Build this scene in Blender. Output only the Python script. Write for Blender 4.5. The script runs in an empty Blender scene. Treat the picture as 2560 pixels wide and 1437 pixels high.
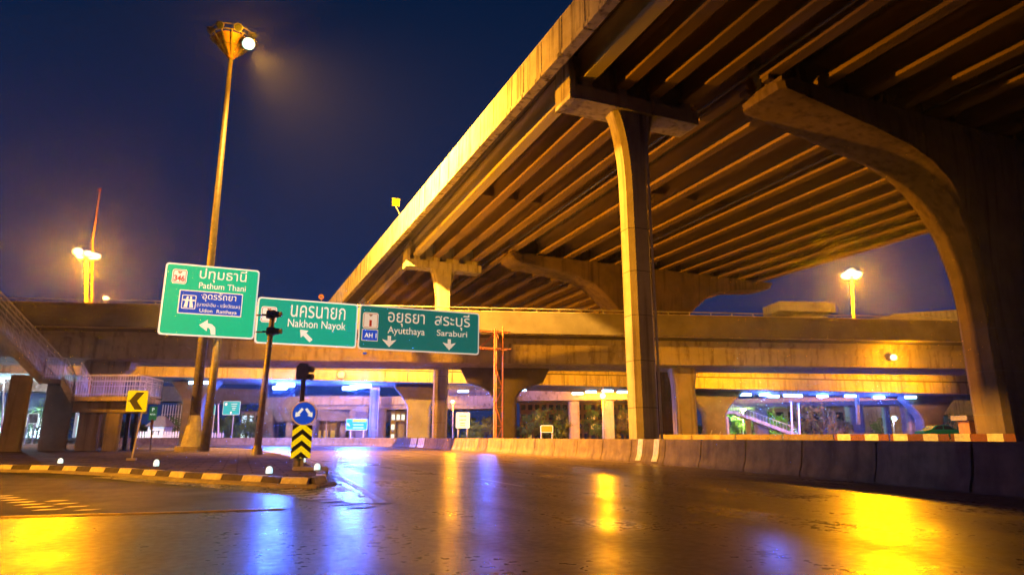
import bpy, bmesh, math, random
from mathutils import Vector, Matrix
R = math.radians
random.seed(7)
scene = bpy.context.scene
col = scene.collection

# ------------------------------------------------------------------ camera
CAM_H, YAW, PITCH, FPX = 1.15, R(22.55), R(13.19), 1594.0
cd = bpy.data.cameras.new('camera'); cam = bpy.data.objects.new('camera', cd); col.objects.link(cam)
cam.location = (0, 0, CAM_H); cam.rotation_euler = (R(90) + PITCH, 0, -YAW)
cd.sensor_width = 36; cd.lens = FPX / 2560 * 36; cd.clip_start = .1; cd.clip_end = 2500
scene.camera = cam
# ------------------------------------------------------------------ night sky
w = bpy.data.worlds.new('World'); scene.world = w; w.use_nodes = True
nt = w.node_tree; nt.nodes.clear()
o_ = nt.nodes.new('ShaderNodeOutputWorld'); b_ = nt.nodes.new('ShaderNodeBackground')
tc = nt.nodes.new('ShaderNodeTexCoord'); sx = nt.nodes.new('ShaderNodeSeparateXYZ')
rp = nt.nodes.new('ShaderNodeValToRGB')
rp.color_ramp.elements[0].position = 0.0; rp.color_ramp.elements[0].color = (.014, .028, .110, 1)
rp.color_ramp.elements[1].position = .75; rp.color_ramp.elements[1].color = (.0008, .008, .030, 1)
e = rp.color_ramp.elements.new(.28); e.color = (.003, .018, .080, 1)
nz = nt.nodes.new('ShaderNodeTexNoise'); nz.inputs['Scale'].default_value = 2.2; nz.inputs['Detail'].default_value = 4
ma = nt.nodes.new('ShaderNodeMath'); ma.operation = 'MULTIPLY_ADD'; ma.inputs[1].default_value = .12
nt.links.new(tc.outputs['Generated'], sx.inputs[0]); nt.links.new(tc.outputs['Generated'], nz.inputs['Vector'])
nt.links.new(nz.outputs['Fac'], ma.inputs[0]); nt.links.new(sx.outputs['Z'], ma.inputs[2])
nt.links.new(ma.outputs[0], rp.inputs[0])
nt.links.new(rp.outputs[0], b_.inputs[0]); b_.inputs[1].default_value = 1.0
nt.links.new(b_.outputs[0], o_.inputs[0])
# ------------------------------------------------------------------ exposure and render
vs = scene.view_settings; vs.view_transform = 'Standard'; vs.look = 'None'; vs.exposure = 0; vs.gamma = 1
scene.render.engine = 'CYCLES'
cy = scene.cycles
cy.use_denoising = True; cy.denoising_input_passes = 'RGB_ALBEDO'; cy.max_bounces = 6; cy.diffuse_bounces = 3; cy.glossy_bounces = 3; cy.volume_bounces = 0
cy.sample_clamp_indirect = 4; cy.caustics_reflective = False; cy.caustics_refractive = False
SODIUM = (1.0, .35, .0); BLUE = (.04, .13, 1.0); WARM = (1.0, .62, .12)

# ------------------------------------------------------------------ helpers
HV = Vector((math.sin(YAW), math.cos(YAW), 0)); RV = Vector((math.cos(YAW), -math.sin(YAW), 0))
FV = HV * math.cos(PITCH) + Vector((0, 0, math.sin(PITCH))); UV = RV.cross(FV)
def ray(px, py): return FV + RV * ((px - 1280) / FPX) + UV * ((718.5 - py) / FPX)
def P(px, py, d):                      # survey: point at ground distance d on the bearing/elevation measured at px, py
    r = ray(px, py); return Vector((0, 0, CAM_H)) + r * (d / r.dot(HV))
def PY(px, py, y):                     # the same, on the plane Y = y
    r = ray(px, py); return Vector((0, 0, CAM_H)) + r * (y / r.y)

def tag(o, label=None, cat=None, group=None, kind=None):
    if label: o['label'] = label
    if cat: o['category'] = cat
    if group: o['group'] = group
    if kind: o['kind'] = kind
    return o
def thing(name, label, cat, loc=(0, 0, 0), rz=0, group=None):
    o = bpy.data.objects.new(name, None); col.objects.link(o)
    o.location = loc; o.rotation_euler = (0, 0, rz); o.empty_display_size = .3
    return tag(o, label, cat, group)
def root_of(o):
    while o.parent: o = o.parent
    return o
class MB:
    def __init__(s): s.v = []; s.f = []
    def add(s, vs_, fs):
        n = len(s.v); s.v += [tuple(v) for v in vs_]; s.f += [tuple(i + n for i in f) for f in fs]; return s
    def box(s, c, size, rz=0, rot=None):
        m = rot if rot else Matrix.Rotation(rz, 3, 'Z')
        c = Vector(c); h = [x / 2 for x in size]
        vs_ = [c + m @ Vector((a * h[0], b * h[1], d * h[2])) for a in (-1, 1) for b in (-1, 1) for d in (-1, 1)]
        return s.add(vs_, [(0, 1, 3, 2), (4, 6, 7, 5), (0, 4, 5, 1), (2, 3, 7, 6), (0, 2, 6, 4), (1, 5, 7, 3)])
    def b2(s, a, b):                   # axis box from two corners
        return s.box([(p + q) / 2 for p, q in zip(a, b)], [abs(p - q) for p, q in zip(a, b)])
    def bar(s, p, q, wd, ht=None, up=(0, 0, 1)):
        p, q = Vector(p), Vector(q); d = (q - p); L = d.length; d.normalize()
        up = Vector(up)
        if abs(d.dot(up)) > .98: up = Vector((1, 0, 0))
        x = d.cross(up).normalized(); z = x.cross(d)
        return s.box((p + q) / 2, (wd, L, ht or wd), rot=Matrix((x, d, z)).transposed())
    def tube(s, path, r, n=8, cap=True):
        path = [Vector(p) for p in path]; rs = r if isinstance(r, (list, tuple)) else [r] * len(path)
        vs_ = []
        for i, p in enumerate(path):
            d = (path[min(i + 1, len(path) - 1)] - path[max(i - 1, 0)]).normalized()
            up = Vector((0, 0, 1)) if abs(d.z) < .9 else Vector((1, 0, 0))
            x = d.cross(up).normalized(); y = x.cross(d)
            vs_ += [p + (x * math.cos(t) + y * math.sin(t)) * rs[i] for t in (2 * math.pi * k / n for k in range(n))]
        fs = [(i * n + k, i * n + (k + 1) % n, (i + 1) * n + (k + 1) % n, (i + 1) * n + k) for i in range(len(path) - 1) for k in range(n)]
        if cap: fs += [tuple(range(n - 1, -1, -1)), tuple((len(path) - 1) * n + k for k in range(n))]
        return s.add(vs_, fs)
    def loft(s, rings, cap=True):      # rings: lists of the same number of points
        n = len(rings[0]); vs_ = [p for r in rings for p in r]
        fs = [(i * n + k, i * n + (k + 1) % n, (i + 1) * n + (k + 1) % n, (i + 1) * n + k) for i in range(len(rings) - 1) for k in range(n)]
        if cap: fs += [tuple(range(n - 1, -1, -1)), tuple((len(rings) - 1) * n + k for k in range(n))]
        return s.add(vs_, fs)
    def sweep(s, prof, path, close=True):  # prof: (offset to the left of travel, z) polygon
        path = [Vector((p[0], p[1], p[2] if len(p) > 2 else 0)) for p in path]; rings = []
        for i, p in enumerate(path):
            d = path[min(i + 1, len(path) - 1)] - path[max(i - 1, 0)]; d.z = 0; d.normalize()
            nl = Vector((-d.y, d.x, 0)); rings.append([p + nl * a + Vector((0, 0, z)) for a, z in prof])
        return s.loft(rings)
    def prism(s, poly, z0, z1):
        n = len(poly)
        return s.add([(x, y, z0) for x, y in poly] + [(x, y, z1) for x, y in poly],
                     [tuple(range(n - 1, -1, -1)), tuple(range(n, 2 * n))] + [(k, (k + 1) % n, n + (k + 1) % n, n + k) for k in range(n)])
    def plate(s, poly, o, ux, uz, t):  # flat polygon (a,b) in the plane o + a*ux + b*uz, thickness t towards ux x uz
        o, ux, uz = Vector(o), Vector(ux), Vector(uz); nn = ux.cross(uz).normalized() * t; n = len(poly)
        a = [o + ux * x + uz * z for x, z in poly]
        return s.add(a + [p + nn for p in a], [tuple(range(n - 1, -1, -1)), tuple(range(n, 2 * n))] + [(k, (k + 1) % n, n + (k + 1) % n, n + k) for k in range(n)])
    def build(s, name, m, parent=None, loc=None, smooth=False, bevel=0, **kw):
        me = bpy.data.meshes.new(name); o = bpy.data.objects.new(name, me); col.objects.link(o)
        if parent:
            r = root_of(parent); base, rz = Vector(r.location), r.rotation_euler.z
            o.parent = parent
        else:
            base, rz = Vector(loc if loc is not None else (0, 0, 0)), 0; o.location = base
        mi = Matrix.Rotation(-rz, 3, 'Z')
        me.from_pydata([mi @ (Vector(v) - base) for v in s.v], [], s.f); me.update()
        bm = bmesh.new(); bm.from_mesh(me); bmesh.ops.recalc_face_normals(bm, faces=bm.faces)
        if bevel: bmesh.ops.bevel(bm, geom=[e for e in bm.edges if len(e.link_faces) == 2 and e.calc_face_angle(0) > .6], offset=bevel, segments=2, affect='EDGES', clamp_overlap=True)
        bm.to_mesh(me); bm.free()
        if smooth: me.shade_smooth() if hasattr(me, 'shade_smooth') else [setattr(p, 'use_smooth', True) for p in me.polygons]
        me.materials.append(m); tag(o, **kw); return o
def kids(o): return [c for c in bpy.data.objects if c.parent == o]
def copy_tree(o, parent=None):
    c = o.copy(); col.objects.link(c)
    if parent: c.parent = parent
    for ch in kids(o): copy_tree(ch, c)
    return c

# ------------------------------------------------------------------ materials
def mat(name, c, rough=.6, metal=0, emis=None, es=0, spec=.5):
    m = bpy.data.materials.new(name); m.use_nodes = True; b = m.node_tree.nodes['Principled BSDF']
    b.inputs['Base Color'].default_value = (*c, 1); b.inputs['Roughness'].default_value = rough
    b.inputs['Metallic'].default_value = metal; b.inputs['Specular IOR Level'].default_value = spec
    if emis: b.inputs['Emission Color'].default_value = (*emis, 1); b.inputs['Emission Strength'].default_value = es
    return m
def noisy(name, c1, c2, scale=.6, rough=.8, stretch=(1, 1, 1), bump=.15, bscale=12, streak=0, metal=0, spec=.3, emis=0):
    m = mat(name, c1, rough, metal, spec=spec); t = m.node_tree; N = t.nodes.new; L = t.links.new; b = t.nodes['Principled BSDF']
    g = N('ShaderNodeNewGeometry'); mp = N('ShaderNodeMapping'); mp.inputs['Scale'].default_value = stretch
    n1 = N('ShaderNodeTexNoise'); n1.inputs['Scale'].default_value = scale; n1.inputs['Detail'].default_value = 8; n1.inputs['Roughness'].default_value = .65
    cr = N('ShaderNodeValToRGB'); cr.color_ramp.elements[0].position = .32; cr.color_ramp.elements[1].position = .68
    cr.color_ramp.elements[0].color = (*c2, 1); cr.color_ramp.elements[1].color = (*c1, 1)
    L(g.outputs['Position'], mp.inputs[0]); L(mp.outputs[0], n1.inputs['Vector']); L(n1.outputs['Fac'], cr.inputs[0])
    out = cr.outputs[0]
    if streak:
        m2 = N('ShaderNodeMapping'); m2.inputs['Scale'].default_value = (2.2, 2.2, .14)
        n2 = N('ShaderNodeTexNoise'); n2.inputs['Scale'].default_value = 1.0; n2.inputs['Detail'].default_value = 6
        c3 = N('ShaderNodeValToRGB'); c3.color_ramp.elements[0].position = .5; c3.color_ramp.elements[1].position = .72
        c3.color_ramp.elements[0].color = (1, 1, 1, 1); k = 1 - streak; c3.color_ramp.elements[1].color = (k, k * .92, k * .85, 1)
        mx = N('ShaderNodeMix'); mx.data_type = 'RGBA'; mx.blend_type = 'MULTIPLY'; mx.inputs['Factor'].default_value = 1
        L(g.outputs['Position'], m2.inputs[0]); L(m2.outputs[0], n2.inputs['Vector']); L(n2.outputs['Fac'], c3.inputs[0])
        L(out, mx.inputs['A']); L(c3.outputs[0], mx.inputs['B']); out = mx.outputs['Result']
    L(out, b.inputs['Base Color'])
    if emis: L(out, b.inputs['Emission Color']); b.inputs['Emission Strength'].default_value = emis
    if bump:
        n3 = N('ShaderNodeTexNoise'); n3.inputs['Scale'].default_value = bscale; n3.inputs['Detail'].default_value = 5
        bp = N('ShaderNodeBump'); bp.inputs['Strength'].default_value = bump; bp.inputs['Distance'].default_value = .05
        L(g.outputs['Position'], n3.inputs['Vector']); L(n3.outputs['Fac'], bp.inputs['Height']); L(bp.outputs[0], b.inputs['Normal'])
    return m
M = {}
M['conc'] = noisy('flyover concrete', (.44, .41, .33), (.30, .27, .21), .55, .85, streak=.5)
M['parapet'] = noisy('stained parapet concrete', (.46, .43, .37), (.30, .26, .20), .8, .85, streak=.85)
M['pierc'] = noisy('shaded pier concrete', (.15, .105, .06), (.085, .06, .034), .45, .85, streak=.5)  # darker than the other piers, shade painted into the tone; streaks are stains
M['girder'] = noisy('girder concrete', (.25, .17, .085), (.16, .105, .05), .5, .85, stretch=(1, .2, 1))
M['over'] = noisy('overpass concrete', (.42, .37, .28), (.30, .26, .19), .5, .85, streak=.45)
M['edge_girder'] = noisy('lit outer girder concrete', (.52, .47, .38), (.40, .35, .27), .5, .8, stretch=(1, .2, 1))  # paler than the other girders to paint in light along the outer one
M['soffit'] = noisy('sooty shaded concrete', (.15, .135, .12), (.09, .08, .07), .5, .9)  # soot plus shade painted in for deck undersides, gaps and unlit piers
M['barrier'] = noisy('barrier concrete', (.22, .16, .09), (.11, .075, .04), 1.6, .8, streak=.4, bscale=30)
M['paving'] = noisy('island paving', (.15, .125, .095), (.075, .062, .048), 1.2, .9, bscale=25, bump=.3, spec=.1)
t_ = M['paving'].node_tree; bk = t_.nodes.new('ShaderNodeTexBrick'); gg = t_.nodes.new('ShaderNodeNewGeometry'); mxp = t_.nodes.new('ShaderNodeMix'); mxp.data_type = 'RGBA'; mxp.blend_type = 'MULTIPLY'; mxp.inputs['Factor'].default_value = 1
bk.inputs['Color1'].default_value = (1, 1, 1, 1); bk.inputs['Color2'].default_value = (.72, .72, .72, 1); bk.inputs['Mortar'].default_value = (.3, .3, .3, 1)
bk.inputs['Scale'].default_value = 1.0; bk.inputs['Mortar Size'].default_value = .025; bk.inputs['Brick Width'].default_value = .8; bk.inputs['Row Height'].default_value = .8
src_ = t_.nodes['Principled BSDF'].inputs['Base Color'].links[0].from_socket
t_.links.new(gg.outputs['Position'], bk.inputs['Vector']); t_.links.new(src_, mxp.inputs['A']); t_.links.new(bk.outputs['Color'], mxp.inputs['B']); t_.links.new(mxp.outputs['Result'], t_.nodes['Principled BSDF'].inputs['Base Color'])
M['kerb'] = noisy('kerb concrete', (.36, .34, .30), (.22, .2, .18), 2.5, .6)
M['kerb_white'] = noisy('worn white kerb paint', (.72, .70, .64), (.45, .43, .38), 5, .5)
M['kerb_dark'] = noisy('worn dark kerb paint', (.05, .045, .04), (.10, .09, .08), 5, .5)
M['kerb_red'] = noisy('worn red kerb paint', (.20, .07, .03), (.14, .06, .03), 5, .6)
M['ground'] = noisy('dark tarmac ground', (.05, .048, .045), (.035, .033, .03), .3, .5)
M['steel'] = noisy('galvanised steel', (.46, .45, .43), (.30, .29, .28), 3, .45, metal=.4, bump=0)
M['truss'] = noisy('weathered truss steel', (.58, .26, .17), (.42, .15, .10), 3, .5, metal=.2, bump=0)
M['dark'] = noisy('dark painted metal', (.03, .03, .035), (.015, .015, .018), 3, .45, bump=0)
M['darkpole'] = noisy('dull pole steel', (.12, .115, .11), (.07, .065, .06), 3, .5, metal=.3, bump=0)
M['bark'] = noisy('bark', (.10, .075, .05), (.05, .04, .03), 6, .9)
M['leaf'] = noisy('dark leaves', (.11, .22, .05), (.05, .09, .025), 1.5, .6, bump=0)
M['leaf_y'] = noisy('pale leaves', (.20, .24, .05), (.10, .13, .03), 1.5, .6, bump=0)
M['leaf_o'] = noisy('olive leaves', (.20, .16, .07), (.10, .08, .035), 1.5, .6, bump=0)
M['white'] = noisy('white paint', (.78, .78, .76), (.62, .62, .6), 4, .5, bump=0)
M['roof'] = noisy('grey roof tiles', (.24, .22, .24), (.16, .15, .17), 5, .7)
M['brick'] = noisy('brown hoarding', (.28, .15, .07), (.18, .09, .04), 2, .8)
M['wallg'] = noisy('grey plaster', (.24, .23, .21), (.16, .15, .14), .8, .8)
def glow_sheet(name, c, k): # retro-reflective sign sheeting, headlight glow painted in as emission
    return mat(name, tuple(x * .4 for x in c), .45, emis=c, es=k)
M['sg1'] = glow_sheet('bright green sheeting', (.0, .42, .23), .95)
M['sg2'] = glow_sheet('green sheeting', (.0, .36, .26), .80)
M['sg3'] = glow_sheet('dim green sheeting', (.0, .16, .15), .62)
M['sw1'] = glow_sheet('bright white lettering', (.80, .84, .78), .75)
M['sw3'] = glow_sheet('dim white lettering', (.72, .70, .58), .6)
M['sblue'] = glow_sheet('blue sheeting', (.005, .06, .52), .8)
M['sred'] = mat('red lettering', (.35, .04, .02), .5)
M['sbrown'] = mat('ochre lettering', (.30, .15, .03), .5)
M['syel'] = glow_sheet('yellow sheeting', (.82, .62, .0), .75)
M['sblack'] = mat('black sheeting', (.012, .012, .012), .5)
M['scyan'] = glow_sheet('far cyan green sheeting', (.0, .38, .36), .9)
M['sgreen_p'] = glow_sheet('leaf green sheeting', (.03, .14, .04), .7)
M['sback'] = noisy('sign back metal', (.30, .29, .30), (.22, .21, .22), 2, .5, bump=0)
M['lens'] = mat('lamp lens', (.6, .6, .6), .3, emis=(.42, 1.0, .92), es=1.25)
M['lens_y'] = mat('sodium lens', (.6, .5, .2), .3, emis=(.85, 1.0, .05), es=1.1)
M['tube'] = mat('white blue tube lamp', (.7, .7, .8), .3, emis=(.34, .66, 1.0), es=12)
M['dome'] = mat('glow-painted reflector', (.8, .85, .85), .3, emis=(.52, 1.0, .98), es=1.0)  # emission paints headlight glow onto reflectors and posts that give no light
M['win_w'] = mat('lit white window', (.5, .5, .5), .4, emis=(.55, .95, .9), es=1.0)
M['win_y'] = mat('lit yellow window', (.5, .4, .2), .4, emis=(1, .62, .10), es=.4)
M['glass'] = mat('dark glass', (.02, .025, .03), .08)
M['rubber'] = mat('rubber', (.02, .02, .02), .8)
M['teal'] = mat('teal car paint', (.01, .20, .20), .25)
M['white_mark'] = noisy('worn road paint', (.62, .62, .60), (.25, .25, .24), 6, .35, bump=.2, bscale=40)
M['yel_mark'] = noisy('worn yellow road paint', (.60, .42, .06), (.25, .17, .03), 5, .3, bump=.2, bscale=40)

def wet(name, c, r0, r1, tracks=True):
    m = mat(name, c, .2, spec=.6); t = m.node_tree; N = t.nodes.new; L = t.links.new; b = t.nodes['Principled BSDF']
    g = N('ShaderNodeNewGeometry'); P_ = g.outputs['Position']
    def noise(sc, det, dist=0, stretch=None):
        n_ = N('ShaderNodeTexNoise'); n_.inputs['Scale'].default_value = sc; n_.inputs['Detail'].default_value = det; n_.inputs['Distortion'].default_value = dist
        if stretch:
            mp = N('ShaderNodeMapping'); mp.inputs['Scale'].default_value = stretch; L(P_, mp.inputs[0]); L(mp.outputs[0], n_.inputs['Vector'])
        else: L(P_, n_.inputs['Vector'])
        return n_.outputs['Fac']
    def math_(op, a, k):
        q = N('ShaderNodeMath'); q.operation = op; L(a, q.inputs[0])
        if isinstance(k, (int, float)): q.inputs[1].default_value = k
        else: L(k, q.inputs[1])
        return q.outputs[0]
    mix = math_('ADD', math_('ADD', math_('MULTIPLY', noise(.45, 6, .8), .3), math_('MULTIPLY', noise(1.0, 4, .3, (1.3, .06, 1)), .35)), math_('MULTIPLY', noise(9, 6), .35))
    cr = N('ShaderNodeMapRange'); cr.inputs['From Min'].default_value = .38; cr.inputs['From Max'].default_value = .62
    cr.inputs['To Min'].default_value = r0; cr.inputs['To Max'].default_value = r1
    L(mix, cr.inputs['Value']); L(cr.outputs[0], b.inputs['Roughness'])
    cc = N('ShaderNodeValToRGB'); cc.color_ramp.elements[0].position = .35; cc.color_ramp.elements[1].position = .7
    cc.color_ramp.elements[0].color = tuple(x * .55 for x in c) + (1,); cc.color_ramp.elements[1].color = tuple(x * 1.4 for x in c) + (1,)
    L(noise(1.3, 9), cc.inputs[0]); L(cc.outputs[0], b.inputs['Base Color'])
    b1 = N('ShaderNodeBump'); b1.inputs['Strength'].default_value = .10; b1.inputs['Distance'].default_value = .010
    b2 = N('ShaderNodeBump'); b2.inputs['Strength'].default_value = .03; b2.inputs['Distance'].default_value = .08
    vo = N('ShaderNodeTexVoronoi'); vo.inputs['Scale'].default_value = 12; L(P_, vo.inputs['Vector'])
    L(noise(3.0, 5, .5), b2.inputs['Height']); L(math_('ADD', noise(22, 4), math_('MULTIPLY', vo.outputs['Distance'], .06)), b1.inputs['Height'])
    L(b2.outputs[0], b1.inputs['Normal']); L(b1.outputs[0], b.inputs['Normal'])
    return m
M['road'] = wet('wet asphalt', (.078, .046, .022), .22, .45)
M['slip'] = wet('damp asphalt', (.032, .03, .027), .60, .78)
M['slip'].node_tree.nodes['Principled BSDF'].inputs['Specular IOR Level'].default_value = .2
M['wetpave'] = wet('wet concrete apron', (.10, .095, .09), .18, .38)

# ------------------------------------------------------------------ setting: ground, roads, island
MB().add([(-700, -400, -.012), (700, -400, -.012), (700, 900, -.012), (-700, 900, -.012)], [(0, 1, 2, 3)]).build('ground', M['ground'], kind='structure')
BAR = [(11.2, -14), (12.4, -4), (13.5, 3), (14.56, 8.4), (15.5, 12.2), (16.35, 17.4), (17.3, 24), (17.68, 31), (17.8, 42), (17.75, 60), (17.3, 77), (14.6, 92), (8.5, 101), (0, 106), (-12, 110), (-40, 114)]
rd = [(x - .28, y) for x, y in BAR] + [(-140, 114), (-140, -60), (11.2 - .3, -60)]
def flat(poly, z): n = len(poly); return MB().add([(x, y, z) for x, y in poly], [tuple(range(n))])
def grid_sheet(poly, z): return flat(poly, z)
flat(rd, .0).build('main_road', M['road'], kind='structure')
flat([(-140, 11.95), (-3.2, 11.95), (.9, 11.62), (1.15, 13.2), (1.3, 15.6), (-1, 19.3), (-5, 25.6), (-8, 28), (-20, 36.6), (-140, 110)], .004).build('slip_road', M['slip'], kind='structure')
FR = [(-40, 50.5), (-20, 36.9), (-7.52, 27.85), (-5.6, 26.4), (-3.3, 23.5), (-1.08, 19.75), (.5, 17.7), (1.15, 16.5), (1.6, 16.2), (1.95, 16.8), (2.15, 18.6), (2.45, 24), (2.5, 31), (2.2, 42), (1.3, 54), (-1.3, 68), (-6.8, 76), (-14, 80), (-34, 84)]
zs = [.36, .32, .2, .2, .2, .2, .2, .2, .2, .2, .2, .2, .2, .2, .2, .25, .4, .45, .45]
isl = MB(); n = len(FR)
isl.add([(x, y, z) for (x, y), z in zip(FR, zs)] + [(x, y, -.01) for x, y in FR], [tuple(range(n))] + [(k, (k + 1) % n, n + (k + 1) % n, n + k) for k in range(n)])
isl.build('traffic_island', M['paving'], kind='structure')
# kerb round the island: concrete foot with painted blocks
kl = MB(); kwh = MB(); kdk = MB()
def walk(path, step):
    pts = []; acc = 0
    for a, b in zip(path, path[1:]):
        a, b = Vector((a[0], a[1], 0)), Vector((b[0], b[1], 0)); L = (b - a).length; k = 0
        while acc + k * step < L: pts.append(a + (b - a) * ((acc + k * step) / L)); k += 1
        acc = acc + k * step - L
    return pts
kp = [(x, y) for x, y in FR[1:11]]
kl.sweep([(.0, .0), (-.34, .0), (-.34, .05), (-.14, .085), (.0, .085)], [(x, y, .0) for x, y in FR[1:15]])
ks = walk(kp, .8)
for i, (a, b) in enumerate(zip(ks, ks[1:])):
    d = (b - a).normalized(); nl = Vector((-d.y, d.x, 0))
    t = kwh if i % 2 else kdk
    a2, b2 = a + d * .012, b - d * .012
    t.loft([[p + nl * -.13 + Vector((0, 0, .082)), p + nl * -.07 + Vector((0, 0, .225)), p + nl * .16 + Vector((0, 0, .225)), p + nl * .16 + Vector((0, 0, .05))] for p in (a2, b2)])
M['rail'] = noisy('bright galvanised rail', (.66, .65, .62), (.5, .49, .46), 3, .35, metal=.3, bump=0)
kb = kl.build('kerb', M['kerb'], kind='structure'); kwh.build('painted_block', M['kerb_white'], kb); kdk.build('painted_block', M['kerb_dark'], kb)
rk = MB(); rk.sweep([(.0, .0), (-.12, .0), (-.1, .21), (.12, .215), (.12, .0)], [(x, y, 0) for x, y in FR[10:18]]); rk.build('kerb_edge', M['kerb'], kind='structure')
# concrete gutter apron in front of the kerb and the gore nose
flat([(1.25, 13.0), (2.55, 11.7), (2.9, 18), (2.95, 24), (2.5, 24), (2.2, 17.5), (1.6, 15.9), (.4, 17.3), (-3.4, 23.1), (-3.9, 22.6), (-.2, 16.4), (.9, 14.6)], .008).build('gutter_apron', M['wetpave'], kind='structure')
# road markings
mk = MB()
st_ = M['slip'].node_tree; N_ = st_.nodes.new; bs_ = st_.nodes['Principled BSDF']
gx_, sxx, mr_, mxr = N_('ShaderNodeNewGeometry'), N_('ShaderNodeSeparateXYZ'), N_('ShaderNodeMapRange'), N_('ShaderNodeMix')
nq_ = N_('ShaderNodeTexNoise'); nq_.inputs['Scale'].default_value = .6; nq_.inputs['Detail'].default_value = 5
aq_ = N_('ShaderNodeMath'); aq_.operation = 'MULTIPLY_ADD'; aq_.inputs[1].default_value = 3.0
st_.links.new(gx_.outputs['Position'], sxx.inputs[0]); st_.links.new(gx_.outputs['Position'], nq_.inputs['Vector'])
st_.links.new(nq_.outputs['Fac'], aq_.inputs[0]); st_.links.new(sxx.outputs['X'], aq_.inputs[2]); st_.links.new(aq_.outputs[0], mr_.inputs['Value'])
mr_.inputs['From Min'].default_value = -1.6; mr_.inputs['From Max'].default_value = 2.0; mr_.interpolation_type = 'SMOOTHSTEP'
old_ = bs_.inputs['Roughness'].links[0].from_socket; mxr.inputs['B'].default_value = .32
st_.links.new(mr_.outputs[0], mxr.inputs['Factor']); st_.links.new(old_, mxr.inputs['A']); st_.links.new(mxr.outputs['Result'], bs_.inputs['Roughness'])
def quad(pts, z=.013): mk.add([(x, y, z) for x, y in pts], [tuple(range(len(pts)))])
def strip(pts, wd, z=.013):
    for a, b in zip(pts, pts[1:]):
        a, b = Vector((*a, 0)), Vector((*b, 0)); d = (b - a).normalized(); q = Vector((-d.y, d.x, 0)) * wd / 2
        quad([tuple((p)[:2]) for p in (a - q, a + q, b + q, b - q)], z)
strip([(2.78, 21.6), (2.66, 16), (2.47, 11.9)], .16)
strip([(2.95, 23), (3.1, 40), (3.0, 55)], .12)
for k in range(7):
    x, y = -4.32 + k * .26, 16.1 - k * .55
    quad([(x - .22, y), (x + .12, y), (x + .22, y + .20), (x - .12, y + .20)])
for k in range(4):
    x, y = -3.02 + k * .28, 14.5 - k * .66
    quad([(x - .18, y), (x + .10, y), (x + .2, y + .18), (x - .08, y + .18)])
for k, (x, y) in enumerate([(.55, 17.15), (.75, 16.75), (.95, 16.25), (1.12, 15.5), (1.22, 14.9), (1.3, 14.3), (1.5, 13.8), (1.58, 13.2), (1.66, 12.6), (1.8, 12.0), (1.95, 11.4)]):
    quad([(x - .25, y - .12), (x + .2, y - .12), (x + .28, y + .14), (x - .17, y + .14)])
quad([(2.0, 14.6), (2.4, 14.9), (2.42, 16.2), (2.15, 15.9)])
for x, y in [(6.3, 14.5), (6.3, 26), (6.3, 38), (6.4, 50), (10, 17), (10, 29), (10, 41), (10, 53)]: strip([(x, y), (x + .02, y + 3)], .11)
mk.build('road_marking', M['white_mark'], kind='structure')
ym = MB(); ym.sweep([(-.09, 0), (.09, 0), (.06, .014), (-.06, .014)], [(-9, 12.5, .004), (-3.1, 12.0, .004), (-1.2, 11.75, .004), (.75, 11.6, .004)])
ym.build('road_joint', M['yel_mark'], kind='structure')

# ------------------------------------------------------------------ sodium lamps and masts
def lamp_light(name, loc, watt, colr, rad=.25, spot=None, aim=None):
    ld = bpy.data.lights.new(name, 'SPOT' if spot else 'POINT'); ld.energy = watt; ld.color = colr; ld.shadow_soft_size = rad
    o = bpy.data.objects.new(name, ld); col.objects.link(o); o.location = loc
    if spot: ld.spot_size = R(spot); ld.spot_blend = 1.0; o.rotation_euler = (Vector(aim) - Vector(loc)).to_track_quat('-Z', 'Y').to_euler()
    return o
def attach(lo, root):
    lo.parent = root; lo.location = Vector(lo.location) - Vector(root.location)
def ball(mb, c, r, n=8, sq=1.0):
    rings = []
    for i in range(1, n):
        a = math.pi * i / n
        rings.append([Vector(c) + Vector((r * math.sin(a) * math.cos(t), r * math.sin(a) * math.sin(t), r * sq * math.cos(a))) for t in (2 * math.pi * k / 12 for k in range(12))])
    return mb.loft(rings)
def flood_head(root, c, tilt_dir, lit=True, s=1.0):
    c = Vector(c); d = Vector(tilt_dir).normalized(); u = d.cross(Vector((0, 0, 1))).normalized()
    b = MB(); rings = [[c + d * a + (u * math.cos(t) + d.cross(u) * math.sin(t)) * r for t in (2 * math.pi * k / 10 for k in range(10))] for a, r in ((-.55 * s, .13 * s), (-.25 * s, .28 * s), (0, .36 * s))]
    b.loft(rings)
    h = b.build('floodlight', M['darkpole'], root)
    l = MB(); l.loft([[c + d * a + (u * math.cos(t) + d.cross(u) * math.sin(t)) * r for t in (2 * math.pi * k / 10 for k in range(10))] for a, r in ((.01 * s, .33 * s), (.07 * s, .22 * s))])
    l.build('lamp_lens', M['lens'] if lit else M['glass'], h)
# big mast with one burning floodlight
m1 = thing('high_mast_light', 'tall tapered high mast with funnel shaped head and one burning floodlight', 'lamp post', (-2.97, 49.5, .2))
MB().tube([(-2.97, 49.5, .75), (-3.05, 49.5, 12), (-3.25, 49.5, 30.2)], [.36, .27, .15], 12).build('pole', M['darkpole'], m1, smooth=True)
MB().loft([[(-2.97 + r * math.cos(t), 49.5 + r * math.sin(t), z) for t in (2 * math.pi * (k + .5) / 8 for k in range(8))] for z, r in ((.15, 1.1), (.55, 1.1), (.56, .75), (1.9, .5), (2.6, .38))]).build('pedestal', M['kerb'], m1)
hc = Vector((-3.27, 49.5, 30.2))
cage = MB()
for k in range(12):
    t = 2 * math.pi * k / 12; a = Vector((math.cos(t), math.sin(t), 0))
    cage.bar(hc + a * .2 + Vector((0, 0, -.2)), hc + a * 1.55 + Vector((0, 0, 1.35)), .09)
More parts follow.
